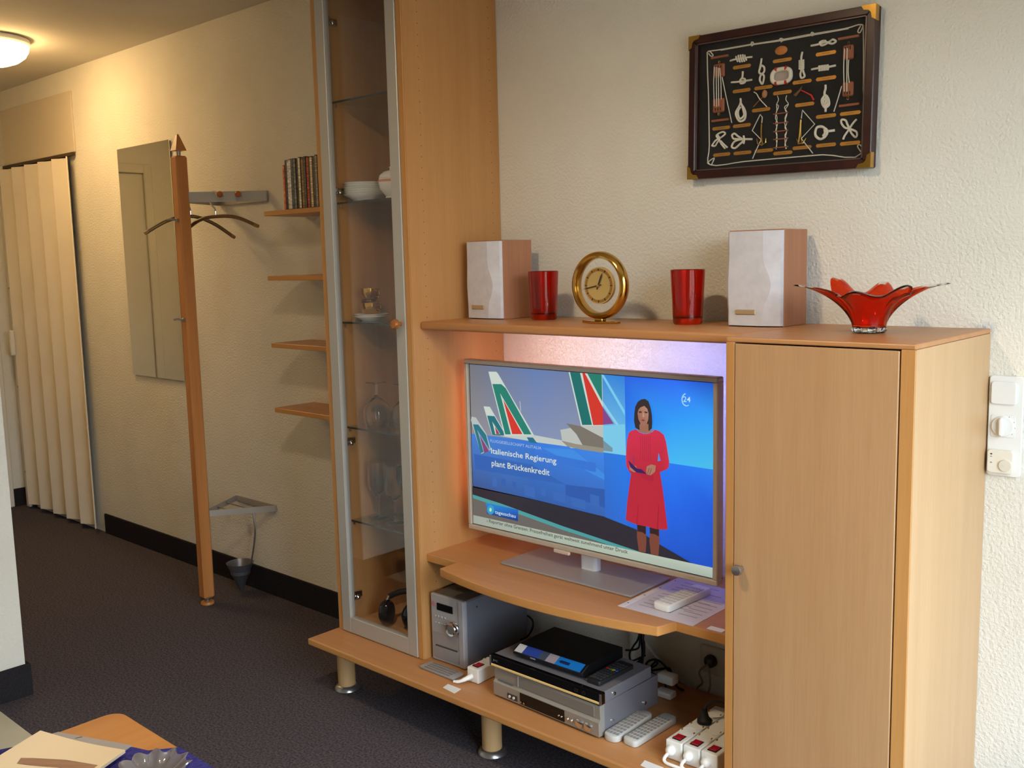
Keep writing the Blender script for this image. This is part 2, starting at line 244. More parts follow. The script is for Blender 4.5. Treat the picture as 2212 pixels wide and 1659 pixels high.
TVP=[([(5810,11380),(8575,11380),(8566,9029),(5810,8928)],[(118,120,128),(103,128,180),(135,150,185),(150,148,148)]),([(8575,11380),(10988,11380),(11006,9004),(8566,9029)],[(103,128,180),(118,128,160),(150,155,175),(135,150,185)]),([(10972,11380),(11735,11380),(11759,9180),(10988,9175)],[(60,140,220),(45,130,225),(120,205,240),(130,195,225)]),([(10988,9175),(11759,9180),(11783,6952),(11004,7081)],[(45,120,220),(35,125,235),(45,110,220),(50,105,200)]),([(11725,11380),(13199,11380),(13220,10251),(11738,10193)],[(38,100,230),(45,110,250),(48,160,255),(35,120,240)]),([(13199,11380),(14490,11380),(14490,10408),(13220,10251)],[(45,110,250),(30,85,200),(50,165,255),(48,160,255)]),([(11738,10193),(13220,10251),(13239,9143),(11749,9170)],[(35,120,240),(48,160,255),(70,190,250),(55,150,245)]),([(13220,10251),(14490,10408),(14490,9139),(13239,9143)],[(48,160,255),(50,165,255),(75,195,240),(70,190,250)]),([(11749,9170),(13239,9143),(13261,7875),(11763,7855)],[(38,120,240),(40,125,250),(35,105,235),(38,115,235)]),([(13239,9143),(14490,9139),(14490,8133),(13261,7875)],[(40,125,250),(42,130,250),(33,95,225),(35,105,235)]),([(11763,7855),(13261,7875),(13284,6542),(11776,6647)],[(38,115,235),(35,105,235),(32,85,205),(35,95,210)]),([(13261,7875),(14490,8133),(14490,6376),(13284,6542)],[(35,105,235),(33,95,225),(30,80,195),(32,85,205)]),([(5810,9172),(8448,9208),(8441,7445),(5810,7501)],[(70,130,215),(55,120,215),(50,95,170),(60,90,150)]),([(8448,9208),(10999,9211),(11012,7347),(8441,7445)],[(55,125,225),(60,135,235),(55,100,180),(50,95,170)]),([(8743,9049),(9889,9135),(11009,8570),(11010,8397)],(62,142,232)),([(8684,8906),(10713,8838),(10714,8576),(8918,8706)],(53,118,216)),([(5922,8535),(8325,8495),(9610,8072),(8563,8065),(5981,8056)],(48,100,184)),([(9610,8072),(11012,8135),(11016,7611),(9610,7756)],(46,92,174)),([(6700,7908),(6893,7898),(6890,7610),(6697,7619)],(58,106,186)),([(7085,7912),(7243,7903),(7241,7689),(7083,7697)],(48,96,180)),([(7525,7877),(7681,7869),(7679,7680),(7524,7687)],(48,96,180)),([(8019,7851),(8442,7828),(8441,7503),(8017,7523)],(58,106,186)),([(8681,7850),(8858,7841),(8857,7611),(8680,7620)],(58,106,186)),([(9150,7825),(9610,7801),(9610,7529),(9150,7551)],(58,106,186)),([(9836,7744),(10338,7718),(10339,7450),(9837,7474)],(58,106,186)),([(10501,7930),(10826,7911),(10828,7604),(10503,7620)],(58,106,186)),([(6767,9258),(8413,9400),(9529,9357),(9751,9201),(8568,9193),(7237,9225)],(195,205,200)),([(5876,9713),(6064,9699),(6500,9230),(6677,8761),(6249,8575),(5831,9593)],(185,195,195)),([(5931,9476),(6161,9488),(6485,9198),(6621,8775),(6235,8594)],(38,120,135)),([(6102,9325),(6648,8716),(6364,8620)],(140,165,195)),([(6214,9159),(6597,8700),(6392,8619)],(135,70,120)),([(6412,10084),(6679,10090),(7271,9362),(7271,9260),(6739,9214)],(205,217,208)),([(6555,9807),(6863,9818),(7258,9340),(7243,9257),(6753,9222)],(30,115,125)),([(6766,9640),(7087,9286),(6879,9264)],(205,217,208)),([(6876,9497),(7065,9287),(6923,9273)],(170,50,70)),([(6659,11171),(6983,11187),(7051,11144),(8452,9394),(7260,9254)],(205,217,208)),([(6813,10803),(7184,10823),(7360,10715),(8356,9410),(7298,9299)],(32,128,112)),([(7127,10541),(8059,9379),(7524,9323)],(205,217,208)),([(7248,10358),(7998,9381),(7586,9338)],(214,52,40)),([(8164,9304),(8413,9320),(8581,9159),(8269,9164)],(30,110,140)),([(9801,11380),(10988,11380),(10999,9930),(10219,9853)],(205,217,208)),([(9851,11380),(10213,11380),(10610,9914),(10263,9880)],(22,112,108)),([(10295,11380),(10387,11380),(10995,10444),(10999,9952),(10653,9914)],(214,52,40)),([(10473,11380),(10973,11379),(10978,10601)],(32,128,112)),([(10995,10444),(11365,10022),(10999,9960)],(135,70,140)),([(10994,10615),(11743,9772),(11744,9666),(10995,10487)],(150,210,235)),([(10951,11380),(11041,11380),(11736,10424),(11737,10277)],(125,205,240)),([(9466,9659),(10274,9859),(10999,9930),(11002,9522),(11030,9266),(9833,9173),(9523,9362)],(190,195,190)),([(10999,9930),(11740,10046),(11749,9200),(11004,9199)],(125,205,238)),([(9692,9868),(10219,9840),(11001,9587),(11004,9242),(10331,9230),(10055,9595)],(122,116,106)),([(9495,9350),(10056,9309),(11003,9306),(11004,9168),(10277,9171),(9721,9205)],(150,145,130)),([(11002,9522),(11319,9342),(11319,9235),(11004,9229)],(120,150,165)),([(7913,10362),(7949,10365),(7972,10069),(7941,10066)],(180,185,190)),([(5810,7462),(8441,7445),(11002,7354),(12113,7173),(12890,6882),(13876,6564),(12698,6516),(12120,6571),(9496,6806),(7077,7122),(5810,7229)],(46,42,52)),([(5810,7229),(7077,7122),(9496,6829),(12197,6572),(11787,6510),(9439,6719),(6948,7006),(5810,7114)],(78,158,160)),([(5810,7114),(6948,7006),(9439,6719),(11788,6497),(11476,6426),(5810,6457)],(108,103,98)),([(5810,6567),(11839,6562),(14490,6577),(14490,6270),(11687,6270),(5810,6270)],[(165,172,160),(185,200,180),(190,205,190),(170,182,172),(180,192,175),(165,172,160)]),([(6415,7051),(7769,7039),(7747,6684),(6453,6706)],[(35,140,225),(35,105,205),(25,55,135),(25,70,150)]),([(6768,6883),(6760,6835),(6737,6789),(6702,6750),(6658,6721),(6610,6706),(6562,6705),(6518,6720),(6484,6749),(6462,6788),(6455,6834),(6463,6883),(6486,6929),(6521,6968),(6565,6996),(6614,7011),(6662,7011),(6705,6996),(6739,6968),(6761,6929)],(60,150,215)),([(6714,6875),(6708,6841),(6693,6809),(6669,6782),(6638,6762),(6605,6752),(6571,6751),(6541,6762),(6518,6782),(6503,6809),(6498,6841),(6503,6874),(6519,6906),(6544,6934),(6574,6953),(6607,6964),(6641,6964),(6671,6953),(6694,6934),(6709,6906)],(40,170,190)),([(6657,6866),(6655,6847),(6647,6829),(6636,6814),(6621,6804),(6605,6798),(6590,6799),(6575,6805),(6564,6816),(6557,6832),(6555,6850),(6558,6868),(6565,6886),(6577,6901),(6591,6912),(6607,6917),(6623,6917),(6637,6910),(6648,6899),(6655,6884)],(190,230,190)),([(13760,10729),(13729,10711),(13695,10701),(13661,10700),(13628,10709),(13598,10727),(13573,10752),(13553,10784),(13541,10821),(13536,10860),(13539,10900),(13550,10939),(13568,10974),(13593,11003),(13622,11026),(13655,11039),(13670,11014),(13643,11002),(13618,10983),(13597,10958),(13582,10929),(13573,10897),(13570,10863),(13574,10830),(13585,10799),(13601,10772),(13623,10751),(13648,10736),(13676,10729),(13705,10729),(13733,10737),(13759,10753)],(160,215,250)),([(12122,7305),(12411,7321),(12427,6922),(12400,6590),(12174,6581),(12113,6976)],(125,70,55)),([(12543,7310),(12832,7316),(12849,6997),(12811,6580),(12566,6577),(12523,6939)],(125,70,55)),([(12121,7316),(12411,7327),(12406,7092),(12291,7137),(12137,7133)],(52,32,36)),([(12530,7319),(12832,7327),(12828,7111),(12697,7153),(12540,7148)],(52,32,36)),([(12106,9942),(12217,9875),(12352,9844),(12497,9864),(12628,9918),(12716,9998),(12878,9960),(12997,9885),(13066,9702),(13123,9386),(13161,9189),(13151,9067),(13094,8979),(12883,8880),(12870,8855),(12951,8443),(13034,7883),(13104,7373),(13043,7335),(12745,7301),(12492,7319),(12134,7318),(11953,7343),(11748,7386),(11803,7910),(11876,8357),(11937,8712),(11872,8760),(11783,8894),(11772,9164),(11812,9606),(11872,9819),(11946,9885)],[(212,45,75),(212,45,75),(212,45,75),(212,45,75),(212,45,75),(212,45,75),(212,45,75),(212,45,75),(212,45,75),(212,45,75),(212,45,75),(212,45,75),(190,38,58),(190,38,58),(190,38,58),(190,38,58),(190,38,58),(190,38,58),(190,38,58),(190,38,58),(190,38,58),(190,38,58),(190,38,58),(190,38,58),(190,38,58),(190,38,58),(190,38,58),(190,38,58),(212,45,75),(212,45,75),(212,45,75),(212,45,75),(212,45,75)]),([(12827,9392),(12895,9187),(12800,9155)],(60,150,245)),([(12010,9255),(12047,9073),(12019,8924),(12003,9068)],(120,60,110)),([(12243,9776),(12255,9777),(12264,9079),(12252,9088)],(165,38,68)),([(12306,9782),(12318,9784),(12328,9087),(12315,9095)],(165,38,68)),([(12369,9789),(12382,9790),(12391,9094),(12379,9103)],(165,38,68)),([(12432,9796),(12444,9797),(12454,9102),(12442,9111)],(165,38,68)),([(12495,9802),(12507,9804),(12517,9110),(12505,9119)],(165,38,68)),([(12558,9809),(12570,9810),(12580,9118),(12567,9126)],(165,38,68)),([(12166,7878),(12184,7881),(12134,7329),(12103,7328)],(165,30,48)),([(12822,7978),(12839,7980),(12807,7312),(12770,7306)],(160,30,46)),([(12239,10082),(12541,10112),(12556,9961),(12687,9995),(12604,9905),(12424,9860),(12254,9879),(12131,9938),(12253,9961)],(165,112,92)),([(12291,10769),(12412,10793),(12521,10737),(12587,10582),(12629,10383),(12641,10182),(12627,10019),(12544,9950),(12447,9950),(12302,9915),(12204,9946),(12093,9986),(12054,10167),(12064,10373),(12098,10560),(12182,10699)],(52,42,42)),([(12227,10061),(12251,10114),(12517,10130),(12520,9947),(12424,9860),(12241,9888)],(160,108,88)),([(12269,10554),(12390,10605),(12487,10532),(12525,10414),(12515,10251),(12464,10125),(12373,10059),(12288,10087),(12201,10222),(12169,10382),(12202,10487)],[(185,135,112),(185,135,112),(185,135,112),(185,135,112),(165,112,92),(165,112,92),(165,112,92),(165,112,92),(165,112,92),(165,112,92),(165,112,92)]),([(12210,10443),(12307,10456),(12308,10411),(12218,10397)],(75,48,45)),([(12397,10460),(12493,10452),(12489,10415),(12402,10413)],(75,48,45)),([(12349,10419),(12368,10421),(12394,10311),(12326,10299)],(198,150,128)),([(12274,10218),(12351,10240),(12424,10223),(12352,10185)],(150,60,62)),([(11894,8971),(12118,8937),(12169,8788),(12046,8761),(11896,8804)],(176,122,100)),([(11856,9070),(12144,8878),(12291,8876),(12463,8764),(12120,8771),(11920,8891)],(58,30,92)),([(12120,8771),(12464,8754),(12681,8772),(12647,8593),(12417,8614)],(180,32,60)),([(12461,8980),(12605,9049),(12749,9037),(12728,8870),(12585,8749),(12451,8763),(12438,8853)],(176,122,100)),([(12534,8948),(12553,8950),(12492,8778),(12473,8776)],(110,70,60)),([(12606,8947),(12623,8949),(12560,8767),(12541,8764)],(110,70,60))]
TVT=[('FLUGGESELLSCHAFT ALITALIA', 0.6694, 0.9006, 0.2066, 0.0086, (165, 190, 225)), ('Italienische Regierung', 0.6718, 0.8656, 0.26, 0.0173, (225, 232, 215)), ('plant Brückenkredit', 0.6728, 0.8269, 0.2325, 0.0181, (225, 232, 215)), ('tagesschau', 0.6817, 0.6777, 0.0858, 0.011, (210, 225, 240)), ('› Reporter ohne Grenzen: Pressefreiheit gerät weltweit zunehmend unter Druck', 0.645, 0.6448, 0.5369, 0.0106, (70, 72, 70)), ('24', 1.36, 1.0816, 0.0219, 0.0144, (190, 225, 250))]
PLAQ=[(13911, 19393, 536), (13906, 18785, 538), (14535, 18782, 530), (14474, 18231, 539), (13922, 17891, 540), (13304, 17890, 550), (13322, 17196, 535), (13943, 17188, 541), (14564, 17189, 540), (15095, 17083, 540), (15620, 17169, 525), (15065, 18589, 528), (15052, 19384, 532), (15595, 18783, 521), (15674, 18221, 530), (16210, 19378, 537), (16224, 18781, 533), (16240, 17875, 535), (16253, 17173, 536), (16857, 17874, 531), (16869, 17160, 527)]
BARS=[(13266, 19735, 520), (13290, 18094, 523), (16792, 19657, 528), (16836, 18069, 508)]
BLK=[(13260, 19379, 336, 345), (13250, 18482, 344, 363), (16798, 19306, 264, 340), (16806, 18445, 273, 343)]
KNOTS={'barrel_knot':(22,[[(13575,19589),(13739,19599),(13902,19597),(14063,19595),(14217,19591)],[(13745,19671),(13772,19605),(13805,19527)],[(13810,19692),(13837,19604),(13870,19503)],[(13875,19691),(13902,19603),(13935,19502)],[(13940,19689),(13966,19601),(13999,19501)],[(13998,19666),(14025,19600),(14057,19522)]]),'toggle_hitch':(24,[[(13611,19031),(13775,19017),(14003,19015),(14222,19013)],[(13946,19262),(13947,19112),(13873,19052),(13906,18963),(14003,18978),(14019,19060),(13922,19088)]]),'figure_eight_loop':(24,[[(14484,19510),(14473,19373),(14433,19268),(14434,19157),(14545,19086),(14561,18972),(14506,18874),(14451,18974),(14466,19097),(14569,19165),(14558,19278),(14486,19330),(14433,19240)]]),'hangman_loop':(24,[[(15601,19498),(15585,19372),(15581,19238),(15592,19075),(15555,18972),(15593,18873),(15669,18903),(15644,19014),(15613,19099)],[(15521,19298),(15587,19272),(15654,19300)],[(15521,19252),(15587,19226),(15655,19254)],[(15522,19206),(15588,19180),(15656,19208)],[(15523,19160),(15589,19135),(15656,19162)],[(15523,19114),(15589,19089),(15657,19117)]]),'running_eight':(24,[[(15826,19615),(15971,19611),(16101,19625),(16215,19640),(16330,19588),(16416,19574),(16466,19619),(16400,19668),(16315,19643),(16202,19582),(16102,19580),(16057,19645),(16129,19681),(16215,19667)]]),'stopper_knot':(24,[[(15850,19044),(15995,19044),(16169,19040),(16312,19038),(16477,19049)],[(16047,19098),(16071,19033),(16049,18980)],[(16093,19096),(16117,19032),(16095,18979)],[(16139,19095),(16163,19030),(16141,18978)],[(16185,19093),(16209,19029),(16187,18976)],[(16231,19091),(16255,19027),(16233,18975)],[(16271,19090),(16295,19026),(16273,18973)]]),'monkey_fist_drop':(28,[[(16220,18614),(16235,18532),(16202,18457),(16210,18376)],[(16210,18376),(16148,18277),(16155,18169),(16229,18080),(16315,18123),(16327,18228),(16262,18343),(16210,18376)],[(16254,18317),(16183,18232),(16257,18143),(16299,18192)],[(16169,18248),(16269,18289),(16306,18151),(16200,18123)],[(16190,18151),(16255,18224),(16225,18294)],[(16238,18079),(16246,17971)]]),'eye_splice':(26,[[(13886,18583),(13903,18468),(13829,18363),(13764,18228),(13798,18081),(13897,17999),(14010,18044),(14048,18195),(13976,18346),(13916,18438),(13893,18512)],[(13916,18438),(13976,18303),(13993,18145),(13896,18065),(13820,18164),(13839,18291),(13894,18369)]]),'bow_line':(22,[[(13436,17340),(13335,17465),(13250,17590),(13181,17699),(13266,17763),(13384,17780),(13435,17731),(13368,17666),(13266,17632),(13148,17571),(13063,17491),(13053,17448),(13131,17441),(13199,17507),(13267,17617),(13215,17710)],[(13503,17363),(13385,17475),(13301,17556)]]),'double_loop_knot':(24,[[(14235,17509),(14079,17524),(13965,17535),(13834,17620),(13718,17703),(13652,17666),(13685,17577),(13834,17548),(13982,17505),(13884,17414),(13737,17327),(13647,17364),(13686,17476),(13818,17521),(14014,17545)],[(13981,17619),(14014,17516),(13983,17419)]]),'ring_hitch':(30,[[(16484,17504),(16369,17497),(16297,17510),(16224,17585),(16136,17629),(16034,17618),(15977,17516),(16009,17404),(16098,17333),(16199,17345),(16270,17419),(16298,17497)],[(16253,17568),(16298,17456),(16228,17369)],[(16219,17545),(16240,17462),(16184,17401)]]),'cross_bow':(24,[[(17027,17711),(16932,17603),(16837,17481),(16742,17345),(16701,17269)],[(16837,17508),(16738,17544),(16645,17660),(16663,17738),(16748,17715),(16806,17616),(16851,17506),(16909,17395),(16994,17294),(17055,17314),(17033,17408),(16935,17471),(16837,17508)]])}
BORD=[[(12902,19933),(13274,19919),(14125,19912),(14939,19891),(15836,19892),(16690,19880),(17088,19903),(17147,19675),(17176,18384),(17182,16907),(16177,16942),(15067,16954),(14019,16957),(12978,16954),(12949,17472),(12923,18644),(12887,19403),(12875,19923)],[(13291,19902),(14189,19893),(15000,19868),(15865,19861),(16773,19866)],[(14157,19893),(14214,19961),(14252,19911),(14196,19859)],[(14939,19872),(15015,19920),(15086,19876),(15016,19833)],[(15807,19884),(15850,19930),(15900,19882),(15845,19843)],[(12885,19907),(12954,19926),(13056,19810),(13005,19789),(12920,19873)],[(17088,19903),(17143,19868),(17064,19728),(17017,19761),(17075,19879)],[(17182,16907),(17223,16956),(17123,17097),(17069,17062),(17155,16923)],[(12961,16970),(12909,17019),(13081,17123),(13098,17077),(13013,16952)]]
TACK=[[[(13148,19481),(13126,19081),(13145,18473)],[(13202,19473),(13204,19014),(13219,18449)],[(13259,19450),(13271,19005),(13280,18457)],[(13303,19430),(13345,19023),(13353,18621)],[(13378,19191),(13497,18689),(13673,17980)]],[[(16722,19396),(16709,18968),(16734,18389)],[(16789,19398),(16788,18904),(16799,18380)],[(16831,19119),(16822,18847),(16856,18582)],[(16667,18529),(16583,18250),(16481,17944)]]]
LADR=[[(14925,18524),(14972,18421),(14912,18318),(14929,18178),(14899,18098),(14938,17955),(14895,17849),(14934,17733),(14904,17647),(14943,17538),(14906,17449),(14939,17315),(14909,17192)],[(15186,18505),(15172,18397),(15234,18280),(15160,18151),(15191,18065),(15153,17931),(15195,17816),(15156,17710),(15197,17617),(15159,17516),(15200,17421),(15162,17294),(15182,17176)],[(14902,18319),(14974,18256),(14899,18098),(14894,17960),(14942,17844),(14904,17647),(14937,17446),(14915,17205)],[(15234,18280),(15138,18209),(15201,18064),(15149,17821),(15197,17617),(15160,17425),(15194,17180)]]
RUNG=[(15038, 18074), (15041, 17836), (15044, 17633), (15046, 17436), (15049, 17227)]
KMISC={'oval':[(15028,19627)],'ring':[(15057,18995)],'anchL':[(14262,17008),(14341,17172),(14504,17469),(14246,17726),(14475,18113),(14530,18028),(14516,17890)],'goldL':[(14509,17876),(14502,17666),(14520,17453),(14547,17324)],'flukeL':[(14376,17509),(14409,17379),(14540,17324),(14631,17386),(14640,17498)],'anchR':[(15608,17881),(15634,18082),(15965,17706),(15615,17389),(15927,16999)],'goldR':[(15590,17856),(15571,17557),(15536,17259)],'goldR2':[(15608,17854),(15601,17554),(15626,17251)],'flukeR':[(15483,17401),(15551,17271),(15656,17275),(15743,17390)],'mallethead':[(14597,18607)],'mallet':[(14566,18561),(14440,18473),(14266,18325)],'malletrope':[(14289,18696),(14375,18635),(14456,18499),(14663,18279)],'axehead':[(15619,18680),(15546,18595),(15383,18480),(15459,18438),(15585,18568)],'axe':[(15561,18588),(15711,18506),(15860,18420),(15926,18299)]}
CAB={'bundle1':[(1.127,-0.1,0.363),(1.128,-0.1,0.328),(1.13,-0.1,0.3),(1.126,-0.1,0.265)],'bundle2':[(1.127,-0.11,0.366),(1.104,-0.11,0.318),(1.09,-0.11,0.292),(1.095,-0.11,0.27),(1.126,-0.11,0.287),(1.145,-0.11,0.3)],'bundle3':[(1.083,-0.12,0.303),(1.105,-0.12,0.309),(1.128,-0.12,0.321),(1.133,-0.12,0.34),(1.132,-0.12,0.359)],'bundle4':[(1.11,-0.115,0.263),(1.129,-0.115,0.28),(1.143,-0.115,0.303),(1.144,-0.115,0.337),(1.143,-0.115,0.372)],'coil1':[(1.146,-0.08,0.242),(1.127,-0.08,0.249),(1.133,-0.08,0.267),(1.158,-0.08,0.281),(1.182,-0.08,0.278),(1.206,-0.08,0.259),(1.225,-0.08,0.233),(1.238,-0.08,0.218),(1.257,-0.08,0.214)],'coil2':[(1.14,-0.09,0.246),(1.167,-0.09,0.28),(1.173,-0.09,0.274),(1.145,-0.09,0.248),(1.178,-0.09,0.259),(1.213,-0.09,0.273),(1.221,-0.09,0.259),(1.213,-0.09,0.247),(1.186,-0.09,0.247)],'coil3':[(1.171,-0.12,0.26),(1.203,-0.12,0.25),(1.222,-0.12,0.234),(1.217,-0.12,0.209),(1.203,-0.12,0.203)],'white':[(1.058,-0.012,0.312),(1.075,-0.012,0.291),(1.125,-0.012,0.25),(1.172,-0.012,0.214),(1.208,-0.012,0.193),(1.261,-0.012,0.186),(1.347,-0.012,0.19)],'grey1':[(1.18,-0.02,0.212),(1.229,-0.02,0.194),(1.279,-0.02,0.185),(1.351,-0.02,0.187)],'sock1':[(1.288,-0.03,0.305),(1.285,-0.03,0.266),(1.296,-0.03,0.236),(1.278,-0.03,0.212),(1.311,-0.03,0.198)],'sock2':[(1.337,-0.03,0.28),(1.321,-0.03,0.248),(1.316,-0.03,0.214),(1.309,-0.03,0.197)]}
# ================================================================== THE ROOM
ZC = 2.5
struct(MB().box(-3.7,3.27,-4.1,.1,-.1,0).build('floor', CARPET))
struct(MB().box(-.72,.30,-4.0,-1.257,0,.003).build('floor_vinyl', VINYL))
struct(MB().box(-3.7,3.27,-4.1,.1,ZC,ZC+.1).build('ceiling', CEIL))
struct(MB().box(-3.7,3.27,0,.1,0,ZC).build('wall_back', WALLP))
struct(MB().box(-3.72,-3.70,-1.24,0,0,ZC).box(-3.7,-3.6,-.1,0,0,ZC).box(-3.7,-3.6,-1.14,-.97,0,ZC).box(-3.7,-3.6,-.97,-.1,2.09,ZC).build('wall_end', WALLP, weld=False))  # first box is an added backing that stops sky light leaking round the door
struct(MB().box(-3.7,-.82,-1.24,-1.14,0,ZC).build('wall_hall', WALLP))
struct(MB().box(-.82,-.72,-4.0,-1.14,0,ZC).build('wall_left', WALLP))
struct(MB().box(-.82,3.27,-4.1,-4.0,0,ZC).build('wall_front', WALLP))
struct(MB().box(WX,WX+.12,WY1,0,0,ZC).box(WX,WX+.12,-4,WY0,0,ZC).box(WX,WX+.12,WY0,WY1,0,WZ0).box(WX,WX+.12,WY0,WY1,WZ1,ZC).build('wall_right', WALLP, weld=False))
win = struct(thing('window_1','','',(WX,(WY0+WY1)/2,WZ0))); del win['label']; del win['category']
for y in (WY0,(WY0+WY1)/2-.035,WY1-.07): MB().box(WX+.03,WX+.09,y,y+.07,WZ0,WZ1,.004).build('window_stile', WHITEP, win)
for z in (WZ0,WZ1-.07): MB().box(WX+.032,WX+.088,WY0+.07,WY1-.07,z,z+.07,.004).build('window_rail', WHITEP, win)
for y0,y1 in ((WY0+.07,(WY0+WY1)/2-.035),((WY0+WY1)/2+.035,WY1-.07)): MB().box(WX+.058,WX+.062,y0,y1,WZ0+.07,WZ1-.07).build('pane', GLASS, win)
# skirting of dark carpet
struct(MB().box(-2.53,3.15,-.012,0,0,.11,.002).build('baseboard_back', SKIRT))
struct(MB().box(-.72,-.706,-4,-1.126,0,.11,.002).box(-3.6,-.72,-1.14,-1.126,0,.11,.002).build('baseboard_left', SKIRT, weld=False))
struct(MB().box(-3.6,-3.588,-.088,0,0,.11,.002).build('baseboard_end', SKIRT))
# entrance door in the end wall of the hall (seen in the mirror and at the left border)
d1 = struct(thing('door_1','','',(-3.6,-.53,0))); del d1['label']; del d1['category']
MB().box(-3.66,-3.615,-.96,-.11,.008,2.08,.003).build('leaf', SMOOTH_WHITE, d1)
for y0,y1 in ((-.14,-.088),(-.99,-.935)): MB().box(-3.608,-3.585,y0,y1,0,2.14,.004).build('casing', SMOOTH_WHITE, d1)
MB().box(-3.608,-3.585,-.935,-.14,2.08,2.14,.004).build('casing', SMOOTH_WHITE, d1)
for z in (.25,1.74): MB().lathe([(.008,0),(.008,.10)],(-3.604,-.945,z),12).build('hinge', STEEL, d1)
hd = MB().tube([(-3.615,-.19,1.03),(-3.56,-.19,1.03),(-3.56,-.31,1.03)],.009,10).build('door_handle', STEEL, d1)
# folding door in the back wall of the hall
t2 = struct(thing('door_2','','',(-3.0,-.03,0))); del t2['label']; del t2['category']
FOLD = noisy('cream_vinyl_fold', (228,218,200), (234,225,208), nscale=3, rough=.5, spec=.3)
nf = 10; fx = [-3.455+i*(.905/nf) for i in range(nf+1)]; fy = [(-.012 if i%2 else -.055) for i in range(nf+1)]
for i in range(nf):
    w = Vector((fx[i+1]-fx[i], fy[i+1]-fy[i])); nrm = Vector((-w.y, w.x)).normalized()*.003
    MB().prism([(fx[i]+nrm.x,fy[i]+nrm.y),(fx[i+1]+nrm.x,fy[i+1]+nrm.y),(fx[i+1]-nrm.x,fy[i+1]-nrm.y),(fx[i]-nrm.x,fy[i]-nrm.y)],'z',.03,2.045).build('fold_panel', FOLD, t2)
MB().box(-3.465,-2.555,-.030,-.005,2.052,2.066).build('gap_shade', mat('gap_shade_brown',(70,50,34),.6), t2)  # dark strip standing in for the shade in the gap above the panels
MB().box(-3.545,-3.50,-.035,0,0,2.07,.003).build('jamb', SMOOTH_WHITE, t2)
MB().box(-3.50,-3.468,-.02,-.002,0,2.07).build('slot_shade_strip', RUBBER, t2)  # black strip painted in for the shade of the slot beside the folds
for z in (1.95,1.35,.75,.22): MB().lathe([(.006,0),(.006,-.003)],(-3.522,-.035,z),8,'y').build('screw', STEEL, t2)
tk = MB().box(-3.46,-3.435,-.085,-.06,.95,1.10,.004).build('door_handle', SMOOTH_WHITE, t2)
struct(MB().box(-3.50,-2.55,-.010,0,2.072,2.386,.002).build('trim_1', mat('cream_board',(214,203,182),.6)))

# ================================================================== CEILING LAMPS
def ceiling_lamp(loc, label, strength, nm):
    t = thing('ceiling_lamp', label, 'lamp', loc, 0, None); x,y,z = loc
    MB().lathe([(.165,0),(.182,-.004),(.186,-.022),(.178,-.03),(.1,-.03)],loc,48).build('base_ring', WHITEP, t)
    MB().lathe([(.177,-.0305),(.174,-.05),(.160,-.075),(.13,-.098),(.09,-.113),(.045,-.121),(.0001,-.123)],loc,48).build('glass_dome', emis(nm, LAMP_COL, strength), t)
ceiling_lamp((-2.115,-.57,ZC), 'round white glowing ceiling lamp in the hall at the top left', LAMP_HALL, 'lit_opal_glass_hall')
cl2 = thing('ceiling_lamp', 'small flat ceiling spotlight with a metal rim above the living room table', 'lamp', (1.32,-1.56,ZC))
MB().lathe([(.0001,-.002),(.090,-.002),(.095,-.006),(.095,-.052),(.086,-.052),(.086,-.040),(.0001,-.038)],(1.32,-1.56,ZC),48).build('rim', ALU, cl2)
MB().lathe([(.085,-.0412),(.0001,-.0412)],(1.32,-1.56,ZC),48,caps=False).build('diffuser', emis('lit_diffuser', ROOM_COL, LAMP_ROOM), cl2)

# ================================================================== WALL UNIT
ZB, ZK, ZS = .2117, 1.2735, .55
BOARDT = wood('beech_board_top', (192,138,88), (180,124,76), 'x')
lb = thing('base_board', 'long low beech board on round legs under the whole wall unit', 'board', (1.05,-.28,0))
edge_band(MB().box(.0737,2.03,-.53,-.04,.1897,ZB,.004,seg=2).build('board', [BOARDT], lb), EDGX)
LEGW = wood('beech_leg', (214,176,126), (200,158,108), 'z', .4)
for x in (.105,.795,1.46):
    for y in (-.40,-.12):
        lg = MB().lathe([(.0001,.1895),(.030,.1895),(.030,.017)],(x,y,0),28).build('leg', LEGW, lb)
        MB().lathe([(.031,.017),(.034,.0155),(.043,.006),(.044,.001),(.0001,.001)],(x,y,0),28).build('foot', STEEL, lg)
for n,(x0,x1,y0,y1) in enumerate(((.702,.751,-.505,-.478),(1.40,1.45,-.50,-.473))):
    tag(MB().prism([(x0-.006,y1),(x0,y0),(x1+.006,y0-.006),(x1,y1)],'z',ZB+.0002,ZB+.0008).build('paper_label', PAPER, base=(x0,y0,ZB)),
        ['small white paper label on the base board in front of the stereo','small white paper label on the base board near the triple power strip'][n],'label')

XA, XB, DF, TH = .083, .511, -.405, .024
tc_ = thing('display_cabinet', 'tall narrow beech display cabinet with a glass door and glass shelves', 'cabinet', ((XA+XB)/2,-.2,ZB))
for x0,x1 in ((XA,XA+TH),(XB-TH,XB)):
    MB().box(x0,x1,DF+.003,-.002,ZB,2.40).box(x0,x1,DF,DF+.003,ZB,2.40,.0014,1).build('side_panel', [TALLW,EDGE], tc_, weld=False)
MB().box(XA+TH,XB-TH,-.385,-.010,ZB,ZB+.02).build('bottom_panel', WXm, tc_)
MB().box(XA+TH,XB-TH,-.385,-.010,2.38,2.40).build('top_panel', WXm, tc_)
MB().box(XA+TH,XB-TH,-.010,-.002,ZB,2.40).build('back_panel', WZ_, tc_)
hl = MB()
for yy in (-.342,-.038):
    z = .26
    while z < 2.38: hl.lathe([(.0021,0),(.0001,.0002)],(XB+.0002,yy,z),6,'x'); z += .032
o = hl.build('shelf_pin_holes', mat('drilled_hole',(140,94,50),.8), tc_); o['kind']='stuff'
dr = MB().box(.1085,.1525,-.409,-.387,.214,2.392,.0015).build('door', ALU, tc_)
